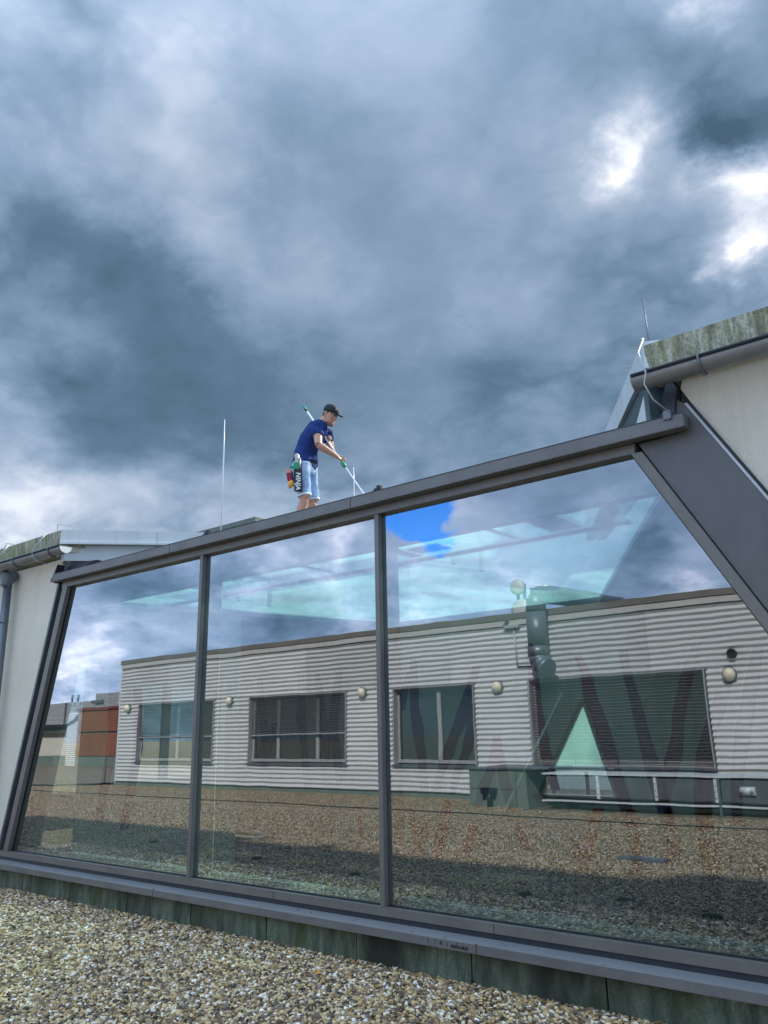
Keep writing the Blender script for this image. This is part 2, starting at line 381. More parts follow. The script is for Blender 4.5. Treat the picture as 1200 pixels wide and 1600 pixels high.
# roof gravel (sheet under and beyond the real pebbles)
STONES = [(0.0, (.045, .034, .026)), (.12, (.15, .105, .065)), (.26, (.36, .25, .14)), (.42, (.52, .39, .23)), (.54, (.28, .23, .175)), (.64, (.62, .49, .31)), (.76, (.16, .125, .095)), (.84, (.72, .63, .48)), (.94, (.84, .80, .72))]
m, t, out = new_mat('gravel_sheet'); c = coords(t)
v = t.node('ShaderNodeTexVoronoi'); t.put(v.inputs['Vector'], c); v.inputs['Scale'].default_value = 34
v2 = t.node('ShaderNodeTexVoronoi'); t.put(v2.inputs['Vector'], c); v2.inputs['Scale'].default_value = 11
sx = t.node('ShaderNodeSeparateColor'); t.put(sx.inputs[0], v.outputs['Color'])
sx2 = t.node('ShaderNodeSeparateColor'); t.put(sx2.inputs[0], v2.outputs['Color'])
cc = t.ramp(sx.outputs[0], STONES)
cc = t.mix(t.rng(v.outputs['Distance'], .35, .75, 0, .8), cc, (.03, .027, .022))
big = t.noise(c, .55, 5, .6)
cc = t.mix(t.rng(big, .45, .7, 0, .35), cc, (.10, .10, .055))
cc = t.mix(.18, cc, t.ramp(sx2.outputs[0], STONES))
hgt = t.math('ADD', t.math('MULTIPLY', v.outputs['Distance'], -1.0), t.math('MULTIPLY', sx.outputs[1], .7))
hs = t.node('ShaderNodeHueSaturation'); t.put(hs.inputs['Color'], cc); hs.inputs['Value'].default_value = .74; hs.inputs['Saturation'].default_value = 1.15; cc = hs.outputs[0]
b = pbsdf(t, cc, .85, 0, hgt, 1.0, .03); t.l.new(b.outputs[0], out.inputs[0]); gravel_m = m

m, t, out = new_mat('pebble')
oi = t.node('ShaderNodeObjectInfo'); rnd = oi.outputs['Random']
cc = t.ramp(rnd, STONES, 'CONSTANT')
n = t.noise(coords(t), 1.2, 5, .6); wnz = t.node('ShaderNodeTexWhiteNoise'); wnz.noise_dimensions = '1D'; t.put(wnz.inputs['W'], rnd)
cc = t.mix(t.rng(n, .35, .65, 0, .35), cc, (.12, .10, .075))
hs = t.node('ShaderNodeHueSaturation'); t.put(hs.inputs['Color'], cc); t.put(hs.inputs['Value'], t.rng(wnz.outputs[0], 0, 1, .95, 1.45)); hs.inputs['Saturation'].default_value = 1.25
b = pbsdf(t, hs.outputs[0], .55, 0, n, .2, .002); t.l.new(b.outputs[0], out.inputs[0]); pebble_m = m
pebble2_m = m.copy(); pebble2_m.name = 'pebble_shade_tone'   # darker copy: shade of the mirrored gravel put into the stone colour
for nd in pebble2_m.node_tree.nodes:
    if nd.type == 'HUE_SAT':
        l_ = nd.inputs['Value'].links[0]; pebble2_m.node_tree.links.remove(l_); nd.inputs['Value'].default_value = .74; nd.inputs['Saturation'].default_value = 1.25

# denim and shirt
def cloth(name, stops, sc, st=(1, 1, 1)):
    m, t, out = new_mat(name); n = t.noise(coords(t, st), sc, 6, .6, .3); f = t.noise(coords(t), 220, 3, .6)
    b = pbsdf(t, t.ramp(n, stops), .9, 0, n, .6, .02, .15); t.l.new(b.outputs[0], out.inputs[0]); return m
shirt_m = cloth('shirt_navy', [(.3, (.014, .030, .125)), (.7, (.028, .060, .22))], 9, (1, 1, .6))
denim_m = cloth('denim_pale', [(.30, (.13, .24, .42)), (.48, (.28, .43, .63)), (.66, (.50, .64, .80)), (.84, (.76, .84, .90))], 7, (1, 1, .55))
hem_m = simple('denim_hem', (.78, .82, .86), .9)

# terracotta slats
terra_m = simple('terracotta', (.235, .085, .042), .8, 0, .3, 1.2, (1, 1, .3), .3, .004, .4, (.12, .04, .02))

# coated glass: mirror part + tinted see-through part, gently wavy so reflections wobble as in real panes
def glass(name, tint, refl0, refl1, wav=0.0, milk=0.0, milkcol=(.6, .85, .8)):
    m, t, out = new_mat(name); geo = t.node('ShaderNodeNewGeometry')
    gl = t.node('ShaderNodeBsdfGlossy'); gl.inputs['Roughness'].default_value = 0.0; gl.inputs['Color'].default_value = (.88, .92, 1.0, 1)
    if wav:
        n = t.noise(coords(t, (1, 1, 1)), 1.5, 2, .45)
        n2 = t.noise(coords(t, (7, 1, 5)), 1.0, 1, .4)
        hh = t.math('MULTIPLY_ADD', n2, .06, n)
        bn = t.node('ShaderNodeBump'); bn.inputs['Strength'].default_value = 1.0; bn.inputs['Distance'].default_value = wav
        t.put(bn.inputs['Height'], hh); t.l.new(bn.outputs[0], gl.inputs['Normal'])
    tr = t.node('ShaderNodeBsdfTransparent'); tr.inputs['Color'].default_value = (*tint, 1)
    see = tr.outputs[0]
    if milk:
        tl = t.node('ShaderNodeBsdfTranslucent'); tl.inputs[0].default_value = (*milkcol, 1)
        mm = t.node('ShaderNodeMixShader'); t.put(mm.inputs[0], t.rng(t.noise(coords(t, (1, .6, 1)), 1.6, 5, .6), .35, .65, milk*.25, milk*1.5)); t.l.new(see, mm.inputs[1]); t.l.new(tl.outputs[0], mm.inputs[2]); see = mm.outputs[0]
    lw = t.node('ShaderNodeLayerWeight'); lw.inputs[0].default_value = .5
    fac = t.rng(lw.outputs['Facing'], 0.0, 1.0, refl0, refl1)
    fac = t.math('MULTIPLY', fac, t.math('SUBTRACT', 1.0, geo.outputs['Backfacing']))
    mx = t.node('ShaderNodeMixShader'); t.put(mx.inputs[0], fac); t.l.new(see, mx.inputs[1]); t.l.new(gl.outputs[0], mx.inputs[2])
    t.l.new(mx.outputs[0], out.inputs[0]); return m
glass_m = glass('facade_glass', (.78, .88, .84), .29, .54, .0005)
winglass_m = glass('window_glass', (.50, .54, .53), .12, .5)
skyglass_m = glass('rooflight_glass', (.84, .95, .93), .05, .2, 0, .27, (.50, .74, .70))

# ------------------------------------------------------------------ mesh helpers
class MB:
    def __init__(s): s.v = []; s.f = []; s.sm = []
    def box(s, x0, x1, y0, y1, z0, z1):
        b = len(s.v)
        s.v += [(x, y, z) for z in (z0, z1) for y in (y0, y1) for x in (x0, x1)]
        s.f += [tuple(b+i for i in q) for q in ((0, 2, 3, 1), (4, 5, 7, 6), (0, 1, 5, 4), (2, 6, 7, 3), (0, 4, 6, 2), (1, 3, 7, 5))]; s.sm += [0]*6
        return s
    def prism(s, poly, y0, y1):
        # polygon in (x, z), extruded from y0 (front) to y1 (back)
        n = len(poly); b = len(s.v)
        s.v += [(x, y0, z) for x, z in poly] + [(x, y1, z) for x, z in poly]
        s.f += [tuple(b+i for i in range(n)), tuple(b+n+i for i in reversed(range(n)))]
        s.f += [(b+i, b+n+i, b+n+(i+1) % n, b+(i+1) % n) for i in range(n)]; s.sm += [0]*(n+2); return s
    def flat(s, poly, z0, z1):
        n = len(poly); b = len(s.v)
        s.v += [(x, y, z0) for x, y in poly] + [(x, y, z1) for x, y in poly]
        s.f += [tuple(b+i for i in reversed(range(n))), tuple(b+n+i for i in range(n))]
        s.f += [(b+i, b+(i+1) % n, b+n+(i+1) % n, b+n+i) for i in range(n)]; s.sm += [0]*(n+2); return s
    def hull8(s, lo, hi):
        # two quads of 3-D points joined
        b = len(s.v); s.v += list(lo)+list(hi); n = len(lo)
        s.f += [tuple(b+i for i in reversed(range(n))), tuple(b+n+i for i in range(n))]
        s.f += [(b+i, b+(i+1) % n, b+n+(i+1) % n, b+n+i) for i in range(n)]; s.sm += [0]*(n+2); return s
    def bar(s, p, q, wd, ht, upv=(0, 0, 1)):
        p = Vector(p); q = Vector(q); d = (q-p).normalized(); upv = Vector(upv)
        a = d.cross(upv); a = a.normalized() if a.length > 1e-5 else d.orthogonal().normalized(); c = a.cross(d).normalized()
        c1 = [p+a*sx*wd/2+c*sz*ht/2 for sx, sz in ((-1, -1), (1, -1), (1, 1), (-1, 1))]
        c2 = [v+(q-p) for v in c1]
        return s.hull8([tuple(v) for v in c1], [tuple(v) for v in c2])
    def tube(s, pts, rad, seg=10, cap=True, ell=1.0):
        pts = [Vector(p) for p in pts]; n = len(pts)
        rads = rad if isinstance(rad, (list, tuple)) else [rad]*n
        b = len(s.v); prev = None
        for i, p in enumerate(pts):
            d = (pts[min(i+1, n-1)]-pts[max(i-1, 0)]).normalized()
            if prev is None: a = d.orthogonal().normalized()
            else:
                a = prev - d*prev.dot(d); a = a.normalized() if a.length > 1e-6 else d.orthogonal().normalized()
            prev = a; c = d.cross(a)
            for k in range(seg):
                t_ = 2*math.pi*k/seg; s.v.append(tuple(p+a*math.cos(t_)*rads[i]+c*math.sin(t_)*rads[i]*ell))
        for i in range(n-1):
            for k in range(seg):
                s.f.append((b+i*seg+k, b+i*seg+(k+1) % seg, b+(i+1)*seg+(k+1) % seg, b+(i+1)*seg+k)); s.sm.append(1)
        if cap:
            s.f.append(tuple(b+k for k in reversed(range(seg)))); s.f.append(tuple(b+(n-1)*seg+k for k in range(seg))); s.sm += [0, 0]
        return s
    def lathe(s, o, ax, prof, seg=20):
        o = Vector(o); ax = Vector(ax).normalized(); a = ax.orthogonal().normalized(); c = ax.cross(a); b = len(s.v)
        for h, r_ in prof:
            for k in range(seg):
                t_ = 2*math.pi*k/seg; s.v.append(tuple(o+ax*h+(a*math.cos(t_)+c*math.sin(t_))*r_))
        for i in range(len(prof)-1):
            for k in range(seg):
                s.f.append((b+i*seg+k, b+i*seg+(k+1) % seg, b+(i+1)*seg+(k+1) % seg, b+(i+1)*seg+k)); s.sm.append(1)
        s.f.append(tuple(b+k for k in reversed(range(seg)))); s.f.append(tuple(b+(len(prof)-1)*seg+k for k in range(seg))); s.sm += [0, 0]
        return s
    def ring_loft(s, rings, cap=True):
        b = len(s.v); n = len(rings[0])
        for rg in rings: s.v += [tuple(p) for p in rg]
        for i in range(len(rings)-1):
            for k in range(n):
                s.f.append((b+i*n+k, b+i*n+(k+1) % n, b+(i+1)*n+(k+1) % n, b+(i+1)*n+k)); s.sm.append(1)
        if cap:
            s.f.append(tuple(b+k for k in reversed(range(n)))); s.f.append(tuple(b+(len(rings)-1)*n+k for k in range(n))); s.sm += [0, 0]
        return s
    def obj(s, name, mat, parent=None, bevel=0.0, fix=False):
        me = bpy.data.meshes.new(name); me.from_pydata(s.v, [], s.f)
        me.polygons.foreach_set('use_smooth', [bool(x) for x in s.sm])
        if fix or bevel:
            bm = bmesh.new(); bm.from_mesh(me); bmesh.ops.recalc_face_normals(bm, faces=bm.faces)
            if bevel:
                eds = [e for e in bm.edges if len(e.link_faces) == 2 and e.calc_face_angle(0) > .7]
                bmesh.ops.bevel(bm, geom=eds, offset=bevel, segments=2, affect='EDGES', clamp_overlap=True)
            bm.to_mesh(me); bm.free()
        me.materials.append(mat); me.update()
        o = bpy.data.objects.new(name, me); COL.objects.link(o)
        if parent is not None:
            o.parent = parent; root = parent
            off = Vector((0, 0, 0))
            while root is not None: off += root.location; root = root.parent
            me.transform(Matrix.Translation(-off))
        return o
def top(name, label, cat, loc=(0, 0, 0), group=None):
    o = bpy.data.objects.new(name, None); o.empty_display_size = .2; COL.objects.link(o); o.location = loc
    o['label'] = label; o['category'] = cat
    if group: o['group'] = group
    return o
def tag(o, label, cat, group=None):
    o['label'] = label; o['category'] = cat
    if group: o['group'] = group
    return o
def lerp(a, b, t_): return a+(b-a)*t_
def lside(z): return lerp(-9.462, -8.683, (z-.399)/(3.344-.399))      # glass edge, left slant
def rside(z): return lerp(-.211, -1.82, (z-.4)/(3.35-.4))             # glass edge, right slant

# ------------------------------------------------------------------ ground
g = bpy.data.meshes.new('gravel_ground')
HX0, HX1, HY0, HY1 = -10.2, .6, .02, 4.9
xs = [-400, HX0, HX1, 200]; ys = [-300, HY0, HY1, 300]
vv = [(x, y, 0) for y in ys for x in xs]; ff = [(j*4+i, j*4+i+1, j*4+i+5, j*4+i+4) for j in range(3) for i in range(3) if not (i == 1 and j == 1)]
g.from_pydata(vv, [], ff); g.materials.append(gravel_m)
go = bpy.data.objects.new('gravel_ground', g); COL.objects.link(go); go['kind'] = 'structure'

def pebble_field(name, rects, density, smin, smax, seed, zoff, hero=True, mat=None):
    mat = mat or pebble_m
    v = []; f = []
    for (x0, x1, y0, y1) in rects:
        b = len(v); v += [(x0, y0, zoff), (x1, y0, zoff), (x1, y1, zoff), (x0, y1, zoff)]; f.append((b, b+1, b+2, b+3))
    me = bpy.data.meshes.new(name); me.from_pydata(v, [], f); o = bpy.data.objects.new(name, me); COL.objects.link(o)
    o['kind'] = 'stuff'; me.materials.append(mat)
    ng = bpy.data.node_groups.new(name, 'GeometryNodeTree')
    ng.interface.new_socket('Geometry', in_out='INPUT', socket_type='NodeSocketGeometry')
    ng.interface.new_socket('Geometry', in_out='OUTPUT', socket_type='NodeSocketGeometry')
    N = ng.nodes; L = ng.links
    gi = N.new('NodeGroupInput'); gout = N.new('NodeGroupOutput')
    dp = N.new('GeometryNodeDistributePointsOnFaces'); dp.distribute_method = 'RANDOM'; dp.inputs['Density'].default_value = density; dp.inputs['Seed'].default_value = seed
    L.new(gi.outputs[0], dp.inputs['Mesh'])
    g2i = N.new('GeometryNodeGeometryToInstance')
    for k in range(3):
        ic = N.new('GeometryNodeMeshIcoSphere'); ic.inputs['Radius'].default_value = .5; ic.inputs['Subdivisions'].default_value = 2 if hero else 1
        sp = N.new('GeometryNodeSetPosition'); nz = N.new('ShaderNodeTexNoise'); nz.noise_dimensions = '4D'; nz.inputs['W'].default_value = k*7.3; nz.inputs['Scale'].default_value = 1.6; nz.inputs['Detail'].default_value = 1
        sb = N.new('ShaderNodeVectorMath'); sb.operation = 'SUBTRACT'; sb.inputs[1].default_value = (.5, .5, .5); L.new(nz.outputs['Color'], sb.inputs[0])
        sc_ = N.new('ShaderNodeVectorMath'); sc_.operation = 'MULTIPLY'; sc_.inputs[1].default_value = (.9, .9, .9); L.new(sb.outputs[0], sc_.inputs[0])
        L.new(ic.outputs[0], sp.inputs['Geometry']); L.new(sc_.outputs[0], sp.inputs['Offset'])
        ss = N.new('GeometryNodeSetShadeSmooth'); L.new(sp.outputs[0], ss.inputs[0])
        sm_ = N.new('GeometryNodeSetMaterial'); sm_.inputs['Material'].default_value = mat; L.new(ss.outputs[0], sm_.inputs[0])
        L.new(sm_.outputs[0], g2i.inputs[0])
    ip = N.new('GeometryNodeInstanceOnPoints'); L.new(dp.outputs['Points'], ip.inputs['Points']); L.new(g2i.outputs[0], ip.inputs['Instance']); ip.inputs['Pick Instance'].default_value = True
    def rv(lo, hi, sd_):
        r_ = N.new('FunctionNodeRandomValue'); r_.data_type = 'FLOAT_VECTOR'; r_.inputs[0].default_value = lo; r_.inputs[1].default_value = hi
        r_.inputs['Seed'].default_value = sd_; return r_.outputs[0]
    e = N.new('FunctionNodeEulerToRotation'); L.new(rv((-.5, -.5, 0), (.5, .5, 6.28), seed+3), e.inputs[0]); L.new(e.outputs[0], ip.inputs['Rotation'])
    L.new(rv((smin, smin*.75, smin*.5), (smax, smax*.85, smax*.65), seed+5), ip.inputs['Scale'])
    tr = N.new('GeometryNodeTranslateInstances'); tr.inputs['Local Space'].default_value = False
    L.new(rv((0, 0, 0), (0, 0, .012), seed+9), tr.inputs['Translation']); L.new(ip.outputs[0], tr.inputs[0])
    L.new(tr.outputs[0], gout.inputs[0])
    md = o.modifiers.new('pebbles', 'NODES'); md.node_group = ng
    return o
pebble_field('gravel_pebbles', [(-12.5, -1.2, -2.6, -.015)], 2900, .017, .043, 1, .004)
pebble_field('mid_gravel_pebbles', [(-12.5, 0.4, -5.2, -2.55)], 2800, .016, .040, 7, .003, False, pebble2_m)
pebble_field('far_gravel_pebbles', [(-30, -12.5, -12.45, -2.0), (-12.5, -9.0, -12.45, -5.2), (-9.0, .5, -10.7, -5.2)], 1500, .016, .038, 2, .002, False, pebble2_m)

# ------------------------------------------------------------------ the glazed atrium
atr = top('glass_atrium', 'low glass atrium with slanted ends, three large mirror panes in a grey metal frame', 'atrium', (-5.2, 0, 0))
PX = [(None, -6.250), (-6.205, -4.010), (-3.965, None)]
for i, (a, b_) in enumerate(PX):
    z0, z1 = .395, 3.35
    poly = [(lside(z0)-.01 if a is None else a-.012, z0), (rside(z0)+.01 if b_ is None else b_+.012, z0), (rside(z1)+.01 if b_ is None else b_+.012, z1), (lside(z1)-.01 if a is None else a-.012, z1)]
    MB().prism(poly, 0.0, .028).obj('glass_pane', glass_m, atr, fix=True)
for xm in (-6.2275, -3.9875):
    mo = MB().box(xm-.0225, xm+.0225, -.050, -.004, .397, 3.345).obj('mullion', frame_m, atr, bevel=.002)
    MB().box(xm-.026, xm+.026, .030, .20, .397, 3.345).obj('inner_post', frame_m, mo)
    MB().box(xm-.19, xm-.075, .28, .295, .42, 3.13).obj('white_column', reveal_glow_m, atr)
MB().prism([(lside(3.345)-.13, 3.342), (rside(3.35)+.035, 3.342), (-1.778, 3.408), (lside(3.408)-.13, 3.408)], -.06, .20).obj('head_rail', frame_m, atr, bevel=.002)
MB().box(-9.66, -.1, -.06, .20, .338, .397).obj('bottom_rail', frame_m, atr, bevel=.002)
MB().box(-9.66, -.1, -.045, .20, .302, .3375).obj('lower_rail', navy_m, atr)
MB().box(-9.66, -.1, -.012, -.0015, .3972, .408).obj('gasket', dark_m, atr)
# left slanted jamb: frame, dark recess, thin lip
def slant(x_of, o0, o1, y0, y1, za, zb): return MB().prism([(x_of(za)+o0, za), (x_of(za)+o1, za), (x_of(zb)+o1, zb), (x_of(zb)+o0, zb)], y0, y1)
slant(lside, -.105, -.004, -.06, .20, .40, 3.342).obj('side_jamb', frame_m, atr, bevel=.002)
slant(lside, -.004, .010, -.012, -.001, .40, 3.342).obj('gasket', dark_m, atr)
slant(lside, -.215, -.110, -.012, .20, .302, 3.40).obj('side_recess', navy_m, atr)
slant(lside, -.255, -.220, -.055, .10, .302, 3.41).obj('side_lip', zinc_m, atr)
slant(lside, -.26, .05, .28, .30, .40, 3.14).obj('white_reveal', reveal_glow_m, atr)
slant(lside, -.46, -.29, .24, .26, .40, 3.14).obj('white_reveal', reveal_glow_m, atr)
slant(rside, .004, .078, -.06, .20, .40, 3.342).obj('side_jamb', frame_m, atr, bevel=.002)
slant(rside, -.010, .004, -.012, -.001, .40, 3.342).obj('gasket', dark_m, atr)
def flash(z): return lerp(-1.086, -1.419, (z-2.979)/(3.583-2.979))
MB().prism([(rside(3.36)+.086, 3.36), (rside(3.40)+.086, 3.404), (-1.60, 3.406), (-1.585, 3.52), (-1.545, 3.66), (-1.50, 3.66), (flash(3.60)-.012, 3.60), (flash(.3)-.012, .3), (rside(.3)+.086, .3)], -.035, .12).obj('corner_panel', panel_m, atr, fix=True)
MB().prism([(flash(3.60)-.010, 3.60), (flash(3.60)+.008, 3.60), (flash(.3)+.008, .3), (flash(.3)-.010, .3)], -.042, .05).obj('edge_trim', wire_m, atr)
MB().prism([(flash(3.60)+.010, 3.60), (flash(3.60)+.026, 3.60), (flash(.3)+.026, .3), (flash(.3)+.010, .3)], -.03, .05).obj('edge_gasket', dark_m, atr)
# fascia beam over the glass
fx = [-8.87, -6.62, -4.18, -1.42]
for a, b_ in zip(fx, fx[1:]):
    fo = MB().box(a+.0015, b_-.0015, -.15+random.uniform(-.001, .001), -.062, 3.410, 3.497).obj('fascia', fascia_m, atr, bevel=.003)
    for x in (a+.05, (a+b_)/2, b_-.05): MB().lathe((x, -.1515, 3.425), (0, -1, 0), [(0, .005), (.002, .003)], 8).obj('rivet', zinc_m, fo)
MB().box(-8.86, -1.43, -.135, .30, 3.4985, 3.512).obj('roof_edge_strip', slate_m, atr)
MB().box(-8.80, -1.50, -.0595, .22, 3.409, 3.497).obj('head_beam', navy_m, atr)
MB().prism([(-9.02, 3.50), (-8.86, 3.50), (-8.20, 3.60), (-8.72, 3.63)], .0, .06).obj('corner_flashing', navy_m, atr, fix=True)
MB().prism([(-8.98, 3.43), (-8.88, 3.40), (-8.88, 3.53), (-8.84, 3.62)], -.12, .05).obj('corner_flashing', navy_m, atr, fix=True)
MB().prism([(-1.62, 3.514), (-1.505, 3.514), (-1.47, 3.72), (-1.51, 3.80), (-1.53, 3.80), (-1.555, 3.60)], -.06, .05).obj('corner_upstand', navy_m, atr, fix=True)
MB().box(-1.70, -1.56, -.02, .10, 3.513, 3.545).obj('corner_upstand', navy_m, atr)
# sill and plinth
sl = MB().hull8([(-10.2, -.15, .228), (.6, -.15, .228), (.6, -.044, .240), (-10.2, -.044, .240)], [(-10.2, -.15, .2825), (.6, -.15, .2825), (.6, -.044, .3015), (-10.2, -.044, .3015)]).obj('sill', sill_m, atr, bevel=.003)
for a, b_ in zip((-10.2, -9.9, -6.58, -3.13, -.1), (-9.9, -6.58, -3.13, -.1, .6)): MB().box(a+.001, b_-.001, -.155, -.1505, .226, .2800).obj('sill_nose', fascia_m, sl)
for x in (-6.58, -3.13, -9.9, -.1): MB().box(x-.003, x+.003, -.1558, -.146, .229, .286).obj('sill_joint', dark_m, sl)
for x in (-5.11, -3.05, -7.3, -1.0): MB().box(x-.002, x+.002, -.0615, -.0605, .304, .395).obj('rail_joint', dark_m, atr)
jx = [-11.0, -10.05, -9.09, -8.12, -7.12, -6.16, -5.20, -4.24, -3.24, -2.30, -1.33, -.36, .6]
for a, b_ in zip(jx, jx[1:]):
    rr = random.uniform(-.004, .004)
    MB().box(a+.006, b_-.006, -.050+rr, .06, -.05, .226).obj('plinth_panel', plinth_m, atr, bevel=.002)
MB().box(-10.9, .55, -.02, .07, -.05, .222).obj('plinth_backing', dark_m, atr)
# handwriting in marker pen on the sill nose
def strokes(lst, x0, z0, sc, th, yf):
    mb = MB()
    for st in lst:
        for p, q in zip(st, st[1:]):
            if p == q: continue
            mb.bar((x0+p[0]*sc, yf, z0+p[1]*sc), (x0+q[0]*sc, yf, z0+q[1]*sc), th, .0012, (0, 1, 0))
    return mb
W_ = [[(0, 1), (.15, 0), (.35, .8), (.55, 0), (.75, 1)], [(1.3, .9), (1.0, .8), (.9, .3), (1.1, 0), (1.35, .3), (1.35, 1), (1.4, 0)], [(1.9, .9), (1.65, .8), (1.95, .35), (1.6, 0)],
      [(2.2, 0), (2.25, 1.9)], [(2.22, .5), (2.5, .95), (2.65, .6), (2.65, 0)], [(3.0, 0), (3.05, .9), (3.25, .9), (3.25, 0)],
      [(3.9, .9), (4.0, 0), (4.2, .7), (4.4, 0), (4.5, .9)], [(4.7, 0), (4.72, .9)], [(4.74, 1.3), (4.78, 1.4)], [(5.3, .8), (5.05, .8), (4.95, .3), (5.2, 0), (5.4, .2)], [(5.6, 0), (5.62, .9), (5.85, .85)], [(6.0, .9), (6.05, 0), (6.35, .1), (6.4, 1.1)]]
A_ = [[(-4.6, .2), (-4.4, 1.1)], [(-4.3, .1), (-4.1, 1.3), (-3.9, .1)], [(-3.6, 0), (-3.55, 1.4)], [(-1.9, 1.2), (-1.5, 1.0), (-1.8, .5), (-1.4, .2), (-1.6, -.2)], [(-10, 1.4), (-9.6, .6), (-9.3, 1.5)], [(-9.9, .3), (-9.5, .1)], [(-7, .9), (-6.4, 1.1), (-5.8, .9)]]
strokes(W_, -3.325, .2395, .0205, .0035, -.1560).obj('marker_scribble', ink_m, sl)
for st in A_: strokes([st], -3.325, .2450, .0195, .0022, -.1560).obj('marker_stroke', ink_m, sl)
# interior room
FLx = (-8.70, .30); BLx = (-7.40, 4.50); BRx = (-4.10, 4.50); FRx = (-1.74, .30)
FT = 3.16
MB().flat([(-10.1, .21), (.5, .21), (.5, 4.88), (-10.1, 4.88)], -.02, .05).obj('floor', floor_m, atr)
MB().box(-9.55, -.2, .205, .33, .34, .405).obj('inner_sill', intwall_m, atr)
def wall_seg(p, q, z0, z1, th=.10):
    d = Vector((q[0]-p[0], q[1]-p[1], 0)).normalized(); n = Vector((-d.y, d.x, 0))*th
    return MB().flat([(p[0], p[1]), (q[0], q[1]), (q[0]+n.x, q[1]+n.y), (p[0]+n.x, p[1]+n.y)], z0, z1)
def on(p, q, t_): return (p[0]+(q[0]-p[0])*t_, p[1]+(q[1]-p[1])*t_)
# left side wall with a window (opening z 1.1..2.28)
def lw(t0, t1, z0, z1): return wall_seg(on(FLx, BLx, t0), on(FLx, BLx, t1), z0, z1)
for t0, t1, z0, z1 in ((0, .13, .05, FT), (.13, .40, .05, 1.09), (.13, .40, 2.28, FT), (.40, .44, .05, FT)):
    lw(t0, t1, z0, z1).obj('inner_wall', intwall_m, atr, fix=True)
for t0, t1, z0, z1 in ((.13, .40, 2.24, 2.28), (.13, .40, 1.09, 1.13), (.215, .235, 1.13, 2.24), (.13, .145, 1.13, 2.24), (.385, .40, 1.13, 2.24), (.145, .385, 1.60, 1.63)):
    lw(t0, t1, z0, z1).obj('window_bar', winframe_m, atr, fix=True)
# back wall with the triangular opening; the room is wider than the rooflight over it
ap = (-4.43, 1.95); bl_ = (-5.11, .84); br_ = (-4.12, .84)
for poly in ([(-11.5, .05), (bl_[0], .05), (bl_[0], .84), (ap[0], 1.95), (ap[0], FT), (-11.5, FT)], [(bl_[0]+.001, .05), (.6, .05), (.6, .84), (bl_[0]+.001, .84)], [(br_[0], .842), (.6, .842), (.6, FT), (ap[0]+.001, FT), (ap[0]+.001, 1.95)]):
    MB().prism(poly, 4.50, 4.60).obj('inner_wall', intwall_m, atr, fix=True)
MB().prism([(-4.98, 1.175), (-4.20, 1.175), (ap[0], 1.93)], 4.52, 4.53).obj('opening_glow_pane', skyglass_m, atr, fix=True)  # milky pane added to brighten the triangular opening
lw(.147, .383, 1.64, 2.238).obj('window_glow_pane', skyglass_m, atr, fix=True)  # milky sheet added so the upper part of the window looks brighter
MB().bar((-5.13, 4.49, .82), (-4.43, 4.49, 1.97), .05, .05).obj('opening_frame', panel_m, atr)
MB().bar((-4.10, 4.49, .82), (-4.43, 4.49, 1.97), .04, .04).obj('opening_frame', panel_m, atr)
MB().box(-5.2, -4.1, 4.46, 4.52, .80, .84).obj('opening_frame', panel_m, atr)
MB().box(-5.2, -4.1, 4.47, 4.52, 1.14, 1.165).obj('opening_bar', wire_m, atr)
MB().bar((-5.6, 4.40, .60), (-4.66, 4.40, 2.05), .03, .03).obj('brace', wire_m, atr)
MB().box(.5, .6, .25, 4.49, .05, 3.16).obj('inner_wall', intwall_m, atr)
for pl_ in ([(-11.5, 2.1), (-8.143, 2.1), BLx, (-7.4, 4.6), (-11.5, 4.6)], [FRx, (.6, .3), (.6, 4.6), (-4.1, 4.6), BRx], [BLx, BRx, (-4.1, 4.6), (-7.4, 4.6)]):
    MB().flat(pl_, FT, FT+.05).obj('ceiling', beam_m, atr, fix=True)
MB().box(-9.60, -.6, .34, .37, .955, .985).obj('safety_rail', zinc_m, atr)
# rooflight: tinted panels between steel beams
LT = lambda y: lerp(FLx[0], BLx[0], (y-.3)/4.2)
RTx = lambda y: lerp(FRx[0], BRx[0], (y-.3)/4.2)
def roofpanel(ya, yb, xa, xb):
    q = [(max(LT(ya), xa) if xa is not None else LT(ya), ya), (min(RTx(ya), xb) if xb is not None else RTx(ya), ya), (min(RTx(yb), xb) if xb is not None else RTx(yb), yb), (max(LT(yb), xa) if xa is not None else LT(yb), yb)]
    return MB().flat(q, FT+.052, FT+.060)
xsplit = [None, -6.2, -4.0, None]
for (ya, yb) in ((.30, 1.235), (1.237, 4.50)):
    for a, b_ in zip(xsplit, xsplit[1:]):
        roofpanel(ya, yb, a, b_).obj('rooflight_panel', skyglass_m, atr, fix=True)
MB().box(-8.75, -1.70, .20, .30, FT-.03, 3.405).obj('roof_beam', beam_m, atr)
MB().box(LT(1.1), RTx(1.4), 1.12, 1.26, FT+.064, FT+.09).obj('roof_beam', beam_m, atr)
for xa, xb in ((-2.98, -2.70), (-3.34, -3.28), (-4.45, -4.30), (-5.5, -5.42), (-7.2, -7.12)):
    MB().box(xa, xb, .30, 1.05, FT+.064, FT+.10).obj('roof_beam', beam_m, atr)
MB().bar((-2.08, .30, FT+.08), (-2.66, 1.30, FT+.09), .14, .04).obj('roof_beam', beam_m, atr)
MB().box(-4.28, -3.92, .72, .98, FT+.066, FT+.075).obj('roof_beam', white_m, atr)
MB().flat([(-10.1, .31), (-8.72, .31), (-8.16, 2.09), (-10.1, 2.09)], FT+.052, FT+.06).obj('rooflight_panel', skyglass_m, atr, fix=True)  # added, unseen; ceiling is left out here so daylight brightens the reveals
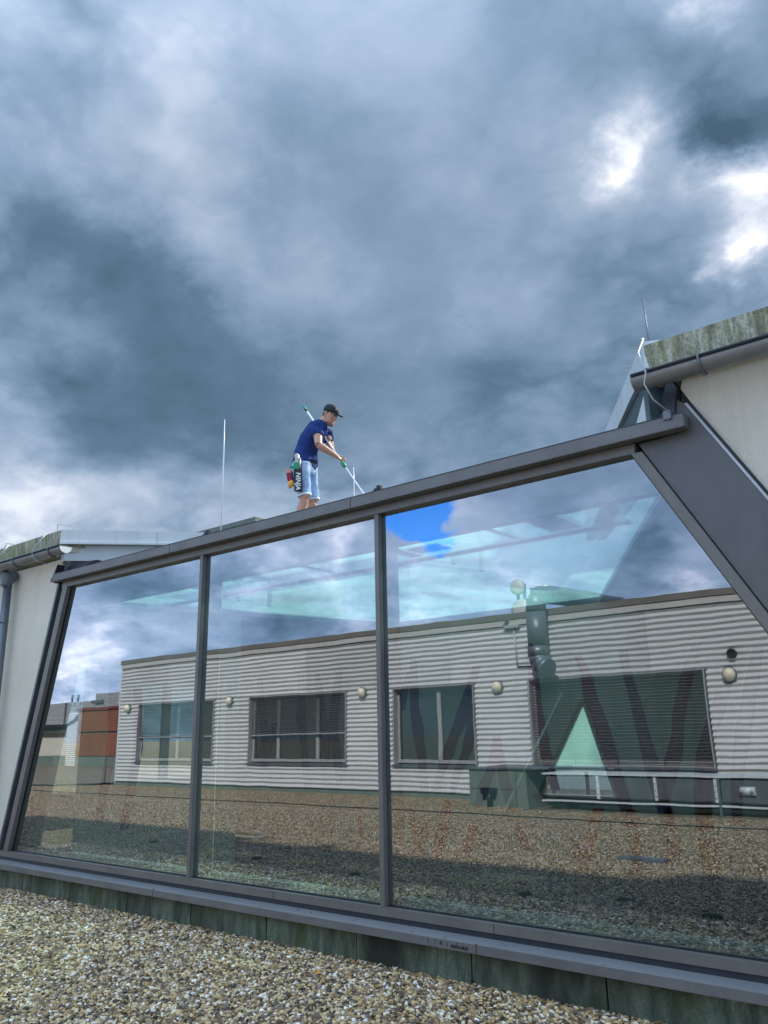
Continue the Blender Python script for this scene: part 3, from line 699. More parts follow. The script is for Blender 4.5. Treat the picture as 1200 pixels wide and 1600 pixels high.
# maintenance walkway over the rooflight
wk = top('roof_walkway', 'narrow grey steel maintenance walkway on top of the glass atrium roof, under the man', 'walkway', (-5.2, 1.8, 3.2))
MB().box(-7.6, -4.2, 1.50, 2.10, 3.825, 3.85).obj('deck', zinc_m, wk)
for x in (-7.5, -4.3):
    for y in (1.54, 2.06): MB().box(x-.02, x+.02, y-.02, y+.02, 3.21, 3.825).obj('leg', zinc_m, wk)
# painted tree-trunk graphics on the inner walls
def trunk(wallp, wallq, pts, wid, mat, th=.004):
    d = Vector((wallq[0]-wallp[0], wallq[1]-wallp[1], 0)); Lh = d.length; d.normalize(); n = Vector((d.y, -d.x, 0))
    lo = []; hi = []
    for (s_, z_), wd in zip(pts, wid): lo.append((s_-wd/2, z_)); hi.append((s_+wd/2, z_))
    poly = lo+hi[::-1]
    P = lambda s_, z_, k: tuple(Vector((wallp[0], wallp[1], 0))+d*s_+n*(k)+Vector((0, 0, z_)))
    mb = MB(); b = len(lo)
    for i in range(b-1):
        q = [lo[i], hi[i], hi[i+1], lo[i+1]]
        mb.hull8([P(s_, z_, .001) for s_, z_ in q], [P(s_, z_, .001+th) for s_, z_ in q])
    return mb.obj('painted_trunk', mat, atr, fix=True)
rg = random.Random(5)
for c_, wd_, pts in BANDS:
    n_ = len(pts); wl = [wd_*rg.uniform(.8, 1.2)*(.8+.35*math.sin(math.pi*k/max(1, n_-1))) for k in range(n_)]
    trunk((0, 4.498), (1, 4.498), pts, wl, {'N': art1_m, 'P': art2_m, 'C': art3_m}[c_])
for s_, z_ in ((1.2, 2.3), (1.5, 2.2)):
    trunk(FLx, BLx, [(s_-.9, z_), (s_-.85, z_-.7), (s_-.95, z_-1.6)], [.10, .12, .10], art1_m)

# clamps on the roof edge
for x, lb in ((-3.91, 'small black wire clamp on the atrium roof edge, right of the cleaning pole'), (-6.08, 'small black wire clamp on the atrium roof edge above the left mullion')):
    c_ = top('roof_clamp', lb, 'clamp', (x, -.10, 3.512), 'clamps on the atrium roof edge')
    MB().box(x-.035, x+.035, -.13, -.07, 3.513, 3.535).obj('foot', metaldark_m, c_, bevel=.003)
    MB().box(x-.012, x+.022, -.12, -.085, 3.535, 3.558).obj('bolt_head', metaldark_m, c_)
    MB().tube([(x-.10, -.10, 3.520), (x-.04, -.10, 3.526), (x+.03, -.10, 3.530)], .006, 6).obj('wire_end', metaldark_m, c_)

# ------------------------------------------------------------------ neighbouring rendered buildings
def building(side):
    L_ = side == 'L'
    b = top('rendered_building', 'cream rendered building at the left with mossy eave, grey gutter and downpipe' if L_ else 'cream rendered building at the upper right with mossy concrete eave and gutter', 'building', (-12 if L_ else 2, 1, 0))
    if L_:
        MB().prism([(-16, -.02), (-9.86, -.02), (lside(.3)-.255, .3), (lside(3.41)-.255, 3.41), (-8.93, 3.46), (-8.80, 3.72), (-16, 3.72)], .0, .30).obj('wall', stucco_m, b, fix=True)
        x0, x1 = -16, -8.74
    else:
        MB().prism([(5.5, -.02), (.45, -.02), (flash(.3)+.028, .3), (flash(3.60)+.028, 3.60), (-1.46, 3.72), (-1.44, 3.80), (5.5, 3.80)], .0, .30).obj('wall', stucco_m, b, fix=True)
        x0, x1 = -1.62, 5.5
    # mossy concrete eave, slightly battered
    jb = [x0, lerp(x0, x1, .36), lerp(x0, x1, .70), x1] if not L_ else [x0, -13.2, -11.3, x1]
    for a, c_ in zip(jb, jb[1:]):
        MB().hull8([(a+.003, -.15, 3.845), (c_-.003, -.15, 3.845), (c_-.003, .25, 3.845), (a+.003, .25, 3.845)], [(a+.003, -.165, 4.02), (c_-.003, -.165, 4.02), (c_-.003, .25, 4.045), (a+.003, .25, 4.045)]).obj('concrete_eave', moss_conc_m, b, bevel=.006)
    MB().box(x0+.02, x1-.02, -.10, .28, 3.78, 3.844).obj('eave_soffit', stucco_m, b)
    # half-round gutter
    gx0, gx1 = (x0, -8.47) if L_ else (-1.66, x1)
    rings = []; rr_ = .075; yc, zc = -.245, 3.755
    mb = MB(); prof = [(yc+rr_*math.cos(a), zc+rr_*math.sin(a)) for a in [math.pi+math.pi*k/12 for k in range(13)]]
    prof_in = [(yc+(rr_-.006)*math.cos(a), zc+(rr_-.006)*math.sin(a)) for a in [2*math.pi-math.pi*k/12 for k in range(13)]]
    pr = prof+prof_in; n = len(pr); bb = len(mb.v)
    mb.v += [(gx0, y, z) for y, z in pr]+[(gx1, y, z) for y, z in pr]
    mb.f += [(bb+i, bb+(i+1) % n, bb+n+(i+1) % n, bb+n+i) for i in range(n)]; mb.sm += [1]*n
    gt = mb.obj('gutter', gutter_m, b, fix=True)
    MB().tube([(gx0, yc-rr_-.004, zc+.006), (gx1, yc-rr_-.004, zc+.006)], .011, 8).obj('gutter_bead', navy_m, gt)
    ge = gx1 if L_ else gx0
    MB().prism([(0, 0)]*3, 0, 1) if False else None
    m2 = MB(); cp = [(y, z) for y, z in prof]; s_ = 1 if L_ else -1
    m2.v += [(ge, y, z) for y, z in cp]+[(ge+s_*.008, y, z) for y, z in cp]; k = len(cp)
    m2.f += [tuple(range(k)), tuple(range(2*k-1, k-1, -1))]+[(i, (i+1) % k, k+(i+1) % k, k+i) for i in range(k)]; m2.sm += [0]*(k+2)
    m2.obj('gutter_end', whitemetal_m if L_ else gutter_m, gt, fix=True)
    for x in ((-8.72, -9.55, -10.6, -11.7) if L_ else (-1.24, -.35, .6, 1.5)):
        pts = [(x, yc-rr_-.014, zc+.02)]+[(x, yc+(rr_+.008)*math.cos(a), zc+(rr_+.008)*math.sin(a)) for a in [math.pi+math.pi*kk/10 for kk in range(11)]]
        MB().tube(pts, .009, 6).obj('gutter_bracket', zinc_m, gt)
    # verge going back along the atrium side, white metal capping
    dv = Vector((.30, .954, .105)) if L_ else Vector((-.49, .87, .10))
    st = Vector((-8.74, -.165, 4.02)) if L_ else Vector((-1.62, -.165, 4.02)); ln = 5.2
    en = st+dv*ln; hz = Vector((dv.x, dv.y, 0)).normalized(); nrm = Vector((-hz.y, hz.x, 0)) if L_ else Vector((hz.y, -hz.x, 0))
    # strip A: upper capping
    def strip(o0, zt, zb, th, name, mat, a0=0.0, a1=ln):
        p = st+dv*a0-nrm*o0; q = st+dv*a1-nrm*o0; o = nrm*th
        return MB().hull8([tuple(p+Vector((0, 0, zb))), tuple(q+Vector((0, 0, zb))), tuple(q+o+Vector((0, 0, zb))), tuple(p+o+Vector((0, 0, zb)))],
                          [tuple(p+Vector((0, 0, zt))), tuple(q+Vector((0, 0, zt))), tuple(q+o+Vector((0, 0, zt))), tuple(p+o+Vector((0, 0, zt)))]).obj(name, mat, b, fix=True)
    if L_:
        strip(.0, .0, -.165, .25, 'verge_capping', whitemetal_m, .0, 1.15); strip(.0, .0, -.165, .25, 'verge_capping', whitemetal_m, 1.155)
        strip(.02, -.150, -.175, .03, 'verge_drip', whitemetal_m)
        strip(-.10, -.17, -.36, .2, 'verge_fascia', whitemetal_m, .08)
        strip(-.14, -.36, -.62, .2, 'side_wall', panel_m, .10)
    else:
        strip(.0, .03, -.16, .28, 'verge_capping', whitemetal_m, .0, 2.4); strip(.0, .03, -.16, .28, 'verge_capping', whitemetal_m, 2.405)
        strip(-.03, -.16, -.62, .10, 'side_glazing', tealglass_m, .15)
        strip(-.16, -.17, -.62, .10, 'side_wall', panel_m, .30)
        MB().hull8([(-1.86, .12, 3.50), (-1.60, .12, 3.50), (-1.60, .20, 3.50), (-1.90, .20, 3.50)], [(-1.72, .12, 3.86), (-1.50, .12, 3.86), (-1.50, .20, 3.86), (-1.76, .20, 3.86)]).obj('side_wall', whitemetal_m, b, fix=True)
        MB().prism([(-1.60, 3.60), (-1.52, 3.60), (-1.49, 3.80), (-1.545, 3.80)], -.02, .04).obj('corner_slot', dark_m, b, fix=True)
    # roof sheet behind
    x2 = -16 if L_ else 5.5
    MB().hull8([(st.x, .26, 3.90), (en.x, en.y, 4.45), (x2, en.y, 4.45), (x2, .26, 3.90)][::1 if L_ else 1], [(st.x, .26, 3.98), (en.x, en.y, 4.53), (x2, en.y, 4.53), (x2, .26, 3.98)]).obj('roof', slate_m, b, fix=True)
    return b
lb_ = building('L'); rb_ = building('R')
# downpipe on the left building
dp_ = MB().tube([(-10.03, -.115, 3.56), (-10.03, -.115, .0)], .052, 20).obj('downpipe', duct_m, lb_)
MB().lathe((-10.03, -.150, 3.50), (0, .25, 1), [(0, .058), (.03, .060), (.11, .098), (.20, .105), (.205, .095)], 18).obj('hopper', duct_m, dp_)
for z in (3.05, 1.6): MB().tube([(-10.03, -.115, z-.012), (-10.03, -.115, z+.012)], .056, 20).obj('pipe_clip', zinc_m, dp_)
# lightning protection wires, rods
def wire(pts, r_, label, name='conductor_wire', mat=None, cat='wire'):
    o = MB().tube(pts, r_, 6).obj(name, mat or wire_m); tag(o, label, cat); return o
wire([(-1.60, -.18, 4.06), (-1.595, -.33, 3.90), (-1.55, -.36, 3.74), (-1.565, -.37, 3.66), (-1.535, -.33, 3.56), (-1.51, -.22, 3.53), (-1.515, -.16, 3.54), (-1.515, -.158, 3.47)], .005, 'bent bright wire looping from the right gutter end down to the atrium fascia')
cb = MB().box(-1.54, -1.49, -.166, -.135, 3.475, 3.535).obj('wire_clamp', zinc_m, None, bevel=.004); tag(cb, 'small zinc clamp holding the bent wire at the right end of the atrium fascia', 'clamp')
wire([(-1.62, -.10, 4.035), (-1.70, .08, 4.20), (-1.735, .12, 4.16), (-1.76, .22, 4.12), (-1.85, .28, 4.10), (-1.88, .20, 4.08)], .0035, 'zigzag wire end at the tip of the right eave')
wire([(-1.72, .3, 4.08), (-1.735, .3, 4.62)], .006, 'short thin rod standing on the right roof corner', 'lightning_rod', zinc_m, 'lightning rod')
wire([(-9.18, .02, 4.04), (-9.18, .02, 4.20), (-8.88, .04, 4.13), (-8.98, .04, 4.04)], .005, 'thin wire bent into a frame on the left eave next to the white verge')
wire([(-10.46, -.02, 4.04), (-10.44, 0, 4.16), (-10.22, .0, 4.11)], .005, 'thin bent wire on the left eave at the photo edge')
for x in (-9.05, -9.98):
    wire([(x, -.18, 4.03), (x-.01, -.335, 3.80), (x+.0, -.335, 3.72), (x+.04, -.30, 3.66), (x+.07, -.17, 3.64)], .005, 'thin wire looped round the left gutter '+('near its open end' if x > -9.5 else 'beside the downpipe hopper'))
rod_specs = ((3.0, (-9.55, 3.0, 3.9), 6.76, .009, 'tall thin white lightning rod behind the atrium roof, left of the man'), (9.0, (-12.05, 9.0, 4.6), 7.89, .010, 'short thin white lightning rod on a far roof, right of the man'))
for Y_, base, zt, r_, lb in ((3.0, (-9.66, 3.0, 4.15), 6.65, .010, rod_specs[0][4]), (9.0, (-12.045, 9.0, 0.0), 7.89, .013, rod_specs[1][4])):
    rd = top('lightning_rod', lb, 'lightning rod', base)
    MB().tube([base, (base[0], base[1], zt-.5), (base[0]-.01, base[1], zt)], [r_, r_, r_*.6], 8).obj('rod', pole_m, rd)
    MB().lathe(base, (0, 0, 1), [(0, .16), (.08, .15), (.09, .03)], 14).obj('foot', concrete_m, rd)
ph = top('rooftop_block', 'pale beige rooftop block far behind the left end of the glass atrium', 'building', (-18.5, 10, 4.4))
MB().box(-23, -15.53, 9.0, 12.5, 4.2, 7.14).obj('wall', beige_m, ph)
MB().box(-23.1, -15.50, 8.95, 12.6, 7.142, 7.27).obj('roof_edge', greenpl_m, ph)
rf = top('main_roof', 'flat dark roof deck hidden behind the atrium, carrying the far rooftop block', 'roof', (-10, 9, 4.2))
MB().box(-24, -13, 5.0, 14, 4.0, 4.2).obj('deck', slate_m, rf)

# ------------------------------------------------------------------ metal-clad building behind the camera, mirrored in the glass
YW = -12.6
mc = top('metal_clad_building', 'long low building clad in silver corrugated sheets, mirrored in the atrium glass', 'building', (-14, YW, 0))
PITCHW = .128
def corr(x0, x1, z0, z1, yf=YW, amp=.029):
    mb = MB(); zs = []; n = 10; k0 = math.floor(z0/PITCHW*n); z = k0*PITCHW/n
    zs = [z0]+[k*PITCHW/n for k in range(k0+1, int(math.ceil(z1/PITCHW*n))) if z0 < k*PITCHW/n < z1]+[z1]
    # broad crown and narrow trough profile
    def pf(z_):
        s_ = .5+.5*math.sin(2*math.pi*z_/PITCHW); return amp*(2*s_**.8-1)
    for z_ in zs: mb.v += [(x0, yf+pf(z_), z_), (x1, yf+pf(z_), z_)]
    for i in range(len(zs)-1): mb.f.append((2*i, 2*i+2, 2*i+3, 2*i+1)); mb.sm.append(0)
    b = len(mb.v)
    for z_ in zs: mb.v += [(x0, yf-.05, z_), (x1, yf-.05, z_)]
    m_ = len(zs)
    for i in range(m_-1):
        mb.f.append((2*i, b+2*i, b+2*i+2, 2*i+2)); mb.f.append((2*i+1, 2*i+3, b+2*i+3, b+2*i+1)); mb.f.append((b+2*i, b+2*i+1, b+2*i+3, b+2*i+2)); mb.sm += [0, 0, 0]
    mb.f += [(0, 1, b+1, b), (2*m_-2, b+2*m_-2, b+2*m_-1, 2*m_-1)]; mb.sm += [0, 0]
    return mb
XL, XR = -26.75, 3.0
ZW0, ZW1 = .80, 2.78
wins = [(-25.55, -21.35, 'half', (-23.4,)), (-19.62, -15.53, 'half', (-18.45, -16.77)), (-13.83, -11.21, None, (-12.40,)), (-9.63, -5.46, 'full', ())]
# upper siding in butted sheet lengths, piers and lower strips
sx_ = [XL, -23.9, -20.2, -17.1, -14.4, -11.9, -9.2, -6.6, -4.1, -1.0, XR]
for k, (a, b_) in enumerate(zip(sx_, sx_[1:])):
    corr(a+.004, b_-.004, ZW1+.03, 4.12, YW+random.uniform(-.004, .004)).obj('cladding_sheet', (siding_m, siding2_m, siding3_m)[(k*5+1) % 3], mc, fix=True)
edges = [XL]+[e for w_ in wins for e in w_[:2]]+[XR]
for a, b_ in zip(edges[::2], edges[1::2]):
    corr(a+.03, b_-.03, ZW0-.03, ZW1+.026).obj('cladding_sheet', random.choice((siding_m, siding3_m)), mc, fix=True)
for a, b_ in ((XL, -20.2), (-20.2, -15.6), (-15.6, -11.31), (-8.70, -2.5), (-2.5, XR)):
    corr(a+.004, b_-.004, .13 if a < -9 else .62, ZW0-.034).obj('cladding_sheet', siding_m, mc, fix=True)
MB().box(XL, XR, YW-9, YW-.30, .0, 4.1).obj('core_wall', beige_m, mc)
MB().box(XL+.02, XR, YW-.30, YW-.035, .0, .60).obj('plinth', greenpl_m, mc)
MB().box(XL+.02, XR, YW-.30, YW-.055, 2.815, 4.12).obj('backing_wall', slate_m, mc)
for a, b_ in zip(edges[::2], edges[1::2]):
    MB().box(a+.02, b_-.02, YW-.30, YW-.055, .605, 2.812).obj('backing_wall', slate_m, mc)
MB().box(XL-.02, XR, YW-.05, YW+.035, 4.15, 4.292).obj('pale_fascia', band_m, mc, bevel=.004)
MB().box(XL-.06, XR, YW-.6, YW+.06, 4.295, 4.45).obj('roof_edge_cap', cap_m, mc, bevel=.008)
MB().box(XL, XR, YW-9, YW-.6, 4.20, 4.40).obj('roof_deck', slate_m, mc)
MB().box(XL, XR, YW-.05, YW+.008, 4.122, 4.148).obj('shadow_gap', dark_m, mc)
MB().box(XL-.02, XL+.045, YW-.05, YW+.03, .12, 4.12).obj('corner_trim', whitemetal_m, mc)
for (a, b_, bl, mull) in wins:
    wn_ = MB()
    wn_.box(a, a+.03, YW-.24, YW+.028, ZW0, ZW1); wn_.box(b_-.03, b_, YW-.24, YW+.028, ZW0, ZW1); wn_.box(a-.03, b_+.06, YW-.24, YW+.03, ZW1+.002, ZW1+.026)
    wo_ = wn_.obj('window', winframe_m, mc)
    fr = MB(); fr.box(a+.032, a+.10, YW-.22, YW-.15, ZW0+.05, ZW1-.002); fr.box(b_-.10, b_-.032, YW-.22, YW-.15, ZW0+.05, ZW1-.002)
    fr.box(a+.102, b_-.102, YW-.22, YW-.15, ZW1-.08, ZW1-.002); fr.box(a+.102, b_-.102, YW-.22, YW-.15, ZW0+.05, ZW0+.13)
    fr.obj('frame', winframe_m, wo_)
    MB().box(a-.04, b_+.04, YW-.24, YW+.07, ZW0-.032, ZW0+.012).obj('sill', zinc_m, wo_)
    for xm in mull: MB().box(xm-.06, xm+.06, YW-.22, YW-.14, ZW0+.132, ZW1-.082).obj('bar', winframe_m, wo_)
    ed = [a+.10]+list(mull)+[b_-.10]
    for p_, q_ in zip(ed, ed[1:]): MB().box(p_+.062 if p_ in mull else p_, q_-.062 if q_ in mull else q_, YW-.19, YW-.175, ZW0+.13, ZW1-.08).obj('pane', winglass_m, wo_, fix=True)
    MB().box(a, b_, YW-2.0, YW-1.95, ZW0, ZW1).obj('room_back', intwall_m, wo_)
    MB().box(a, b_, YW-2.0, YW-.25, ZW0-.05, ZW0-.01).obj('room_floor', slate_m, wo_)
    if bl:
        zb = ZW0+.86 if bl == 'half' else ZW0+.03
        sm_ = MB(); z = ZW1-.05
        while z > zb:
            sm_.hull8([(a+.04, YW-.115, z-.028), (b_-.04, YW-.115, z-.028), (b_-.04, YW-.045, z+.0), (a+.04, YW-.045, z+.0)], [(a+.04, YW-.118, z-.024), (b_-.04, YW-.118, z-.024), (b_-.04, YW-.048, z+.004), (a+.04, YW-.048, z+.004)]); z -= .068
        bo = sm_.obj('blind', slat_m, wo_, fix=True); bo['kind'] = 'stuff'
        MB().box(a+.04, b_-.04, YW-.12, YW-.04, zb-.03, zb+.005).obj('blind_bottom_rail', winframe_m, wo_)
        n = 4
        for k in range(1, n): xx = lerp(a, b_, k/n); MB().box(xx-.008, xx+.008, YW-.043, YW-.039, zb, ZW1-.01).obj('blind_tape', dark_m, wo_)
        MB().box(a+.03, b_-.03, YW-.14, YW-.03, ZW1-.05, ZW1).obj('blind_box', winframe_m, wo_)
for i, (x, z, lb) in enumerate(((-26.15, 2.68, 'round cream wall lamp at the far left corner of the silver building'), (-20.52, 2.71, 'round cream wall lamp left of the three-part half-blind window'), (-14.87, 2.74, 'round cream wall lamp between the half-blind window and the window without blinds'), (-10.49, 2.68, 'round cream wall lamp below the silver bracket, left of the fat grey duct'), (-4.93, 2.65, 'round cream wall lamp under the small black vent at the right'))):
    lp = top('wall_lamp', lb, 'lamp', (x, YW+.02, z), 'round lamps along the silver wall')
    MB().lathe((x, YW+.018, z), (0, 1, 0), [(0, .15), (.045, .155), (.06, .14)], 24).obj('base_ring', zinc_m, lp)
    MB().lathe((x, YW+.079, z), (0, 1, 0), [(0, .132), (.03, .128), (.07, .105), (.10, .062), (.112, .012)], 24).obj('lamp_glass', lampglass_m, lp)
vt = top('wall_vent', 'small round black vent pipe above the rightmost wall lamp', 'vent', (-4.83, YW, 3.07))
MB().lathe((-4.83, YW+.018, 3.07), (0, 1, 0), [(0, .10), (.07, .10), (.075, .07), (.02, .07)], 20).obj('pipe', metaldark_m, vt)
# fat duct coming over the roof edge and down the wall
dt = top('ventilation_duct', 'fat dark grey duct bending over the roof edge and ending in an elbow', 'duct', (-9.1, YW+.35, 3.1))
MB().tube([(-8.2, YW-2.6, 4.72), (-8.75, YW-1.0, 4.82), (-9.02, YW-.25, 4.84), (-9.08, YW+.15, 4.79), (-9.10, YW+.34, 4.60), (-9.10, YW+.37, 4.35)], .235, 24).obj('roof_bend', duct_m, dt)
MB().tube([(-9.10, YW+.37, 4.352), (-9.10, YW+.37, 3.52)], .235, 24).obj('pipe', duct_m, dt)
MB().tube([(-9.10, YW+.37, 3.53), (-9.10, YW+.37, 3.30)], .245, 24).obj('collar', zinc_m, dt)
for k, (p, q) in enumerate((((0, 0, 3.298), (.05, .01, 3.16)), ((.05, .01, 3.16), (.16, .06, 3.06)), ((.16, .06, 3.06), (.30, .12, 3.00)))):
    MB().tube([(-9.10+p[0], YW+.37+p[1], p[2]), (-9.10+q[0], YW+.37+q[1], q[2])], [.238-.004*k, .236-.004*k], 24).obj('elbow_segment', duct_m, dt)
for z in (4.2, 3.6): MB().box(-9.12, -9.08, YW+.02, YW+.15, z-.02, z+.02).obj('wall_bracket', zinc_m, dt)
# bracket with conductor next to it
br = top('mast_bracket', 'silver mast bracket and thin conduit on the silver wall, left of the fat duct', 'bracket', (-9.95, YW, 4.1))
MB().box(-10.15, -9.75, YW+.04, YW+.14, 4.08, 4.15).obj('arm', wire_m, br)
MB().bar((-10.2, YW+.10, 4.08), (-10.05, YW+.10, 4.30), .05, .05).obj('brace', zinc_m, br)
MB().tube([(-9.93, YW+.05, 4.08), (-9.87, YW+.05, 3.14)], .022, 8).obj('conduit', wire_m, br)
MB().tube([(-9.87, YW+.04, 3.13), (-9.35, YW+.04, 3.12)], .018, 8).obj('conduit', metaldark_m, br)
an = top('antenna_mast', 'group of rooftop antenna masts with round dish covers, left of the fat duct', 'antenna', (-10.0, YW-1.0, 4.4))
for x, zt in ((-10.32, 5.1), (-10.12, 5.35), (-9.9, 5.22)): MB().tube([(x, YW-1.0, 4.40), (x, YW-1.0, zt)], .045, 10).obj('mast', zinc_m, an)
MB().lathe((-10.22, YW-.86, 5.27), (.1, 1, 0), [(-.05, .10), (0, .20), (.05, .205), (.08, .16), (.09, .05)], 24).obj('dish', band_m, an)
MB().lathe((-10.05, YW-.70, 4.62), (.1, 1, 0), [(-.05, .16), (0, .30), (.05, .30), (.10, .20), (.12, .05)], 24).obj('dish', band_m, an)
MB().lathe((-9.45, YW-.9, 5.14), (.6, 1, 0), [(-.08, .05), (0, .13), (.08, .135), (.10, .04)], 20).obj('dish', whitemetal_m, an)
MB().bar((-9.9, YW-1.0, 5.05), (-9.45, YW-.95, 5.10), .05, .05).obj('crossbar', zinc_m, an)
# low box and ventilation casing in front of the wall
bx = top('concrete_housing', 'square green-grey sheet housing standing on gravel under the silver wall', 'housing', (-9.6, -11, 0))
MB().box(-10.42, -9.22, -12.5, -11.0, 0, .385).obj('panel', greenpl_m, bx, bevel=.006); MB().box(-10.42, -9.22, -12.5, -11.005, .392, .80).obj('panel', greenpl_m, bx, bevel=.006)
MB().box(-9.21, -8.95, -12.5, -11.02, 0, .80).obj('panel', greenpl_m, bx, bevel=.006); MB().box(-10.46, -8.62, -12.52, -10.96, .802, .845).obj('lid', zinc_m, bx, bevel=.004)
MB().tube([(-9.85, -10.9, 0), (-9.85, -10.9, .38)], .06, 12).obj('vent_pipe', metaldark_m, bx); MB().box(-10.02, -9.70, -11.0, -10.82, .30, .42).obj('vent_cap', metaldark_m, bx)
cs = top('ventilation_casing', 'long low grey sheet metal casing with bolted joints along the silver wall', 'duct', (-6, -11.2, 0))
for a, b_ in ((-8.60, -7.4), (-7.39, -6.19), (-6.18, -5.05), (-4.98, -3.7), (-3.69, -2.2), (-2.19, -.7)):
    c1 = MB().box(a, b_, -11.9, -11.2, .26, .66).obj('casing_section', zinc_m, cs, bevel=.01)
    MB().box(b_-.05, b_+.005, -11.92, -11.175, .24, .68).obj('flange', whitemetal_m, c1, bevel=.004)
    for z in (.32, .44, .56): MB().lathe((b_-.022, -11.174, z), (0, 1, 0), [(0, .012), (.01, .010)], 8).obj('bolt', metaldark_m, c1)
    if a == -4.98:
        MB().tube([(-4.62, -11.19, .47), (-4.36, -11.19, .47)], .075, 16).obj('port_plate', whitemetal_m, c1)
        for x in (-4.59, -4.41): MB().lathe((x, -11.12, .48), (0, 1, 0), [(0, .036), (.03, .034), (.031, .012)], 14).obj('port', wire_m, c1)
MB().box(-8.7, 0, -11.95, -11.16, .70, .735).obj('rail', whitemetal_m, cs); MB().box(-8.7, 0, -11.95, -11.16, .17, .20).obj('rail', whitemetal_m, cs)
for x in (-8.2, -6.2, -4.2, -2.2): MB().box(x-.04, x+.04, -11.8, -11.3, 0, .17).obj('foot', metaldark_m, cs)
MB().box(-8.6, 0, -11.85, -11.35, .665, .698).obj('insulation', dark_m, cs)
MB().box(-5.03, -4.99, -11.22, -11.14, 0, .70).obj('perforated_post', zinc_m, cs)
ps = top('steel_post', 'short thin steel post at the left corner of the silver building', 'post', (-26.95, -12.3, 0))
MB().box(-26.98, -26.93, -12.33, -12.28, 0, 1.05).obj('upright', rust_m or cap_m, ps); MB().box(-27.0, -26.8, -12.34, -12.27, 1.052, 1.10).obj('top_arm', cap_m, ps)
# terracotta clad block
tb = top('terracotta_block', 'red-brown louvre-clad plant block on a green plinth, left of the silver building', 'building', (-46.5, -24, 0))
MB().box(-48.7, -42.0, -28, -24.06, 0, .60).obj('plinth', greenpl_m, tb); MB().box(-48.68, -42.0, -28, -24.08, .602, 3.40).obj('core', slate_m, tb)
MB().box(-48.85, -42, -28.1, -23.9, 3.402, 3.58).obj('roof_edge', simple('roof_edge_red', (.16, .03, .025), .6), tb, bevel=.01)
for k in range(24):
    z = .62+k*.115
    if abs(z-2.0) < .05: continue
    MB().box(-48.75, -42, -24.075, -24.0+(.006 if k % 2 else 0), z, z+.098).obj('slat', terra_m, tb)
# low annex at the left with dark eave
ax = top('low_annex', 'low beige annex with dark eave at the far left of the mirrored roof', 'building', (-56, -24.5, 0))
MB().box(-70, -50.5, -28, -24.5, .62, 2.02).obj('wall', beige_m, ax); MB().box(-70, -50.4, -28, -24.45, 0, .618).obj('plinth', greenpl_m, ax)
MB().box(-70.2, -50.2, -28.2, -24.2, 2.022, 2.35).obj('eave', slate_m, ax); MB().box(-70.2, -50.1, -28.2, -24.1, 2.352, 2.62).obj('gutter_edge', metaldark_m, ax)
MB().tube([(-50.3, -24.2, 2.5), (-49.3, -24.1, 2.85), (-48.8, -24.0, 3.1)], .10, 10).obj('connecting_pipe', metaldark_m, ax)
c3 = top('corrugated_stair_block', 'narrow pale corrugated block beside the terracotta block', 'building', (-49.6, -24.2, 0))
corr(-50.15, -48.95, 0, 3.3, -24.15, .02).obj('cladding_sheet', siding_m, c3, fix=True); MB().box(-50.15, -48.95, -26, -24.22, 0, 3.3).obj('core', beige_m, c3)
fh = top('far_hall', 'far pale corrugated hall behind the terracotta block and annex', 'building', (-85, -42, 0))
corr(-130, -70.5, 0, 5.3, -40, .03).obj('cladding_sheet', duct2_m, fh, fix=True); MB().box(-130, -70.5, -55, -40.1, 0, 5.25).obj('core', beige_m, fh)
for x in (-78, -84, -91): MB().box(x-.06, x+.06, -39.95, -39.8, 0, 5.3).obj('rib', zinc_m, fh)
pr_ = top('plant_room', 'pale corrugated rooftop plant room just left of the silver building, behind the terracotta block', 'building', (-60, -40, 0))
corr(-72, -50, 0, 5.9, -39.4, .03).obj('cladding_sheet', duct2_m, pr_, fix=True); MB().box(-72, -50, -50, -39.5, 0, 5.85).obj('core', beige_m, pr_)
MB().box(-70.45, -72.3, -39.6, -39.2, 5.0, 5.3).obj('corner_block', zinc_m, pr_)
for x in (-76.4, -75.2): tag(MB().tube([(x, -39.6, 5.3), (x, -39.6, 6.0)], .12, 10).obj('roof_pipe', zinc_m), 'short grey flue pipe on the far hall roof, '+('left' if x < -76 else 'right')+' one of two', 'pipe', 'flue pipes on the far hall')
# building seen through the triangular opening at the back
bk = top('rear_building', 'pale teal low building with railing beyond the triangular opening of the atrium', 'building', (-9, 16, 0))
MB().box(-22, 3, 17.0, 17.9, 0, 3.4).obj('wall', white_m, bk)
for k in range(12):
    x = -15+k*.8; MB().box(x-.03, x+.03, 11.5, 11.56, 0, .75).obj('railing_post', metaldark_m, bk)
# moss clumps and dark patches on the gravel near the glass
for i, (x, y, s_, lb) in enumerate(((-2.57, -2.75, .13, 'dark moss clump on shaded gravel near the right end of the glass'), (-4.40, -2.72, .11, 'dark moss clump on gravel below the middle of the right pane'), (-3.49, -3.0, .10, 'small round moss clump on gravel below the right pane'), (-8.58, -2.95, .12, 'dark moss clump on gravel below the middle pane'), (-11.36, -3.3, .13, 'dark moss clump mirrored in the left pane'), (-6.63, -2.70, .12, 'dark moss clump mirrored near the second mullion'))):
    rr = random.Random(i); mb = MB(); n = 16; rings = []
    s_ *= .62
    for h, k in ((0.0, 1.0), (.018, .92), (.032, .65), (.038, .25)):
        rings.append([(x+math.cos(2*math.pi*j/n)*s_*k*(1+.3*math.sin(j*2.1+i)), y+math.sin(2*math.pi*j/n)*s_*.8*k*(1+.25*math.cos(j*1.7+i)), h+.012) for j in range(n)])
    tag(mb.ring_loft(rings).obj('moss_clump', moss_m), lb, 'moss', 'moss clumps on the roof gravel')
